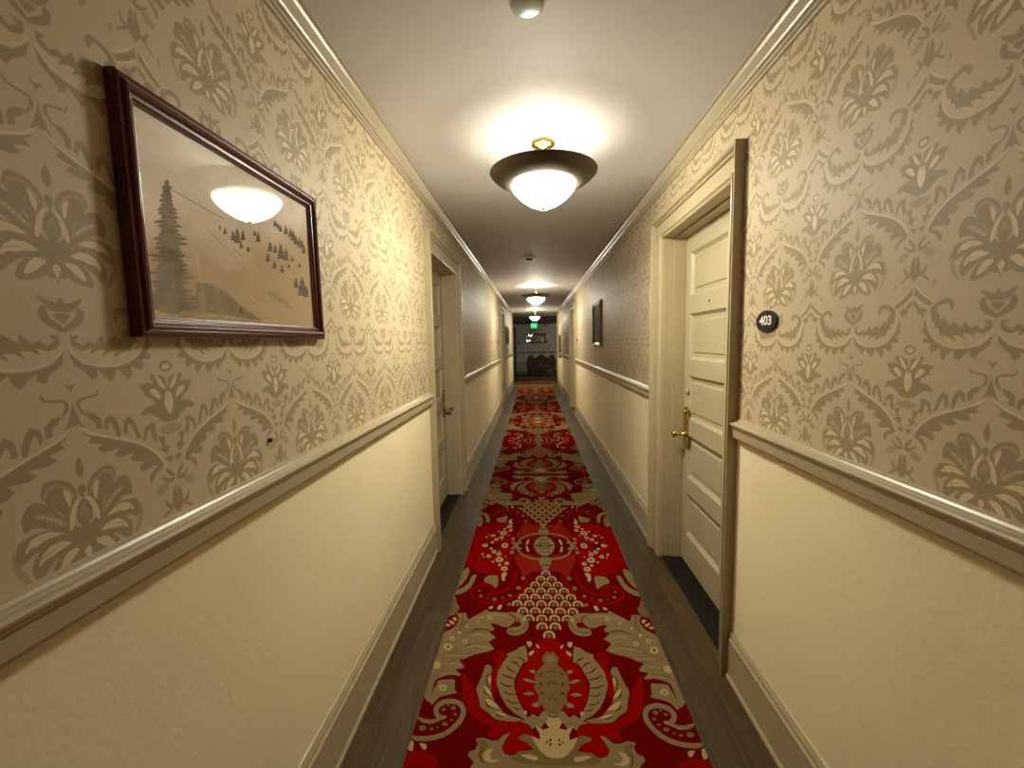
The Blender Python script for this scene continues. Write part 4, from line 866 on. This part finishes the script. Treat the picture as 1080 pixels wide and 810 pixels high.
w = MB(); w.lathe([(.05,-.0005),(.05,-.012),(.012,-.02),(.012,-.05),(0,-.05)], 20); w.build('canopy', M['darkhole'], r)
w = MB(); w.lathe([(.02,-.04),(.10,-.05),(.11,-.065),(.07,-.10),(0,-.12)], 24); w.build('shade', M['bowldim'], r)

# --- carpets
def runner(name, x0, x1, y0, y1, label, cat):
    w = MB(); T = .009; w.box(x0, x1, y0, y1, .0002, T, 0)
    cm = {'R':1,'S':2,'T':3,'O':4,'Y':5,'K':0,'H':6}; cx = .06
    for i, (c, sm, p) in enumerate(CARPET_SHAPES):
        p0 = unpack(p); ps = smooth_poly(p0) if sm else p0
        z = T+.0001+i*6e-6
        for k in range(-1, 5):
            for mv in (0, 1):
                for sg in ((1,) if min(t[0] for t in p0) < -.001 else (-1, 1)):
                    src = ps if k < 2 else p0
                    q = [(cx+sg*u, (v if not mv else 6.18-v)+3.47*k) for u, v in src]
                    q = clip_rect(q, x0, x1, y0, y1)
                    if not q or abs(area(q)) < 1e-6: continue
                    if area(q) < 0: q = q[::-1]
                    n = len(w.v); w.v += [(a, b, z) for a, b in q]; w.f.append(tuple(range(n, n+len(q)))); w.m.append(cm[c]); w.sm.append(False)
    o = w.build(name, [M['cK'], M['cR'], M['cS'], M['cT'], M['cO'], M['cY'], M['cH']], recalc=False)
    return tag(o, label, cat)
runner('runner_rug', -.485, .605, -.9, 14.55, 'long crimson runner with tan scrolls and acanthus leaves down the corridor', 'rug')
w = MB(); w.box(-.70, .82, 14.75, 19.25, .0002, .009, 0)
random.seed(3); i = 0
for yb, wd, m_, xa, xb in ((14.95,.10,4,-.65,.78),(15.25,.16,3,-.62,.75),(15.75,.2,1,-.5,.6),(16.15,.12,4,-.66,.8),(16.55,.25,2,-.62,.1),(16.75,.22,3,-.1,.78),(17.3,.3,1,-.68,-.05),(17.45,.2,2,.1,.74),(18.0,.28,3,-.6,.76),(18.55,.34,1,.1,.80),(18.6,.2,4,-.66,.0),(19.0,.14,3,-.6,.7)):
    n = 26; top = [(xa+(xb-xa)*j/n, yb+wd*(.75+.5*random.random())) for j in range(n+1)]; bot = [(xa+(xb-xa)*j/n, yb-wd*.1*random.random()) for j in range(n+1)]
    i += 1
    for j in range(n): w.add([bot[j]+(.0091+i*2e-5,), bot[j+1]+(.0091+i*2e-5,), top[j+1]+(.0091+i*2e-5,), top[j]+(.0091+i*2e-5,)], [(0,1,2,3)], m_)
tag(w.build('hall_rug', [M['cO'], M['cR'], M['cS'], M['cT'], M['cY']], recalc=False), 'faded red and tan rug between the end of the runner and the settee', 'rug')

# --- settee against the far wall
r = empty('settee', (.36, 19.85, 0), 'dark floral camel-back settee with carved frame against the far wall', 'settee')
def camel(x):   # height of the back along its width, -0.6..0.6
    t = abs(x)
    return .80+.10*math.exp(-((t-.50)/.115)**2)+.075*math.exp(-(t/.17)**2)-.05*math.exp(-((t-.27)/.09)**2)
n = 48; top = [(-.60+1.2*i/n, camel(-.60+1.2*i/n)) for i in range(n+1)]
top = [(x, h-max(0, (abs(x)-.52))*1.1) for x, h in top]
out = top+[(.56,.42),(-.56,.42)]
w = MB()
rows = []
for yy, k in ((.16,.0),(.14,.0),(.06,.035),(.05,.05)):
    rows.append([(x*(1-k*.6), yy-.10*0+.0, h-k*.6 if h > .6 else h) for x, h in out])
for a, b in zip(rows, rows[1:]):
    N_ = len(a); w.add(a+b, [(i, (i+1)%N_, N_+(i+1)%N_, N_+i) for i in range(N_)], 0, True)
w.add(rows[0], [tuple(range(len(out)))]); w.add(rows[-1], [tuple(range(len(out)))])
w.build('backrest', M['uphol'], r)
w = MB(); w.tube([(x, .09, h+.008) for x, h in top], .026, 10); w.tube([(-.09,.08,.985-.11),(-.05,.08,.91),(0,.08,.92),(.05,.08,.91),(.09,.08,.875)], .02, 8)
w.tube([(-.60,.09,.80),(-.60,.09,.6),(-.58,.09,.36)], .024, 10); w.tube([(.60,.09,.80),(.60,.09,.6),(.58,.09,.36)], .024, 10)
w.build('back_frame', M['darkwood'], r)
w = MB(); w.bevbox(-.57, .57, -.30, .10, .33, .47, .045); w.build('seat', M['uphol'], r)
w = MB(); w.prism([(-.60,.36),(-.60,.27),(-.5,.25),(-.3,.275),(-.1,.25),(0,.235),(.1,.25),(.3,.275),(.5,.25),(.60,.27),(.60,.36)], -.33, -.30, 'y'); w.box(-.60,-.575,-.30,.12,.27,.36); w.box(.575,.60,-.30,.12,.27,.36); w.box(-.575,.575,.10,.12,.27,.36)
w.build('seat_frame', M['darkwood'], r)
for sx in (-1, 1):
    w = MB(); w.tube([(sx*.60,.09,.66),(sx*.635,-.02,.66),(sx*.64,-.15,.64),(sx*.625,-.235,.60),(sx*.615,-.24,.54),(sx*.60,-.25,.45),(sx*.60,-.29,.34)], [.02,.022,.026,.026,.022,.02,.022], 10); w.build('arm', M['darkwood'], r)
    w = MB(); w.bevbox(min(sx*.555,sx*.60), max(sx*.555,sx*.60), -.22, .08, .40, .62, .018); w.build('arm_panel', M['uphol'], r)
    for yy, o in ((-.30,-1),(.10,1)):
        w = MB(); w.tube([(sx*.565,yy,.30),(sx*.585,yy+o*.02,.22),(sx*.575,yy+o*.005,.12),(sx*.57,yy+o*.01,.04),(sx*.585,yy+o*.02,.0)], [.034,.032,.020,.016,.020], 10); w.build('leg', M['darkwood'], r)
# ------------------------------------------------------------------ light, camera, colour
# the far hall has a weak lamp of its own, round the corner to the right
hl = bpy.data.lights.new('hall_lamp', 'POINT'); hl.energy = 15; hl.color = (1, .93, .80); hl.shadow_soft_size = .12
ho = bpy.data.objects.new('hall_lamp', hl); C.objects.link(ho); ho.location = (2.3, 18.2, 1.9)
wd = bpy.data.worlds.new('world'); bpy.context.scene.world = wd; wd.use_nodes = True
wd.node_tree.nodes['Background'].inputs[0].default_value = (0,0,0,1)
wd.node_tree.nodes['Background'].inputs[1].default_value = 0
cam = bpy.data.cameras.new('camera'); co = bpy.data.objects.new('camera', cam); C.objects.link(co)
cam.sensor_width = 36; cam.sensor_fit = 'HORIZONTAL'; cam.lens = 460/1080*36; cam.clip_start = .02
rt, up, bk = (0.9986535,0.0483187,-0.018883), (0.0142294,0.0949038,0.9953847), (0.0498877,-0.9943131,0.0940884)
co.matrix_world = Matrix(((rt[0],up[0],bk[0],0),(rt[1],up[1],bk[1],0),(rt[2],up[2],bk[2],1.5),(0,0,0,1)))
sc = bpy.context.scene; sc.camera = co
sc.view_settings.view_transform = 'Standard'; sc.view_settings.look = 'None'; sc.view_settings.gamma = 1; sc.view_settings.use_curve_mapping = False
sc.view_settings.exposure = 1.2
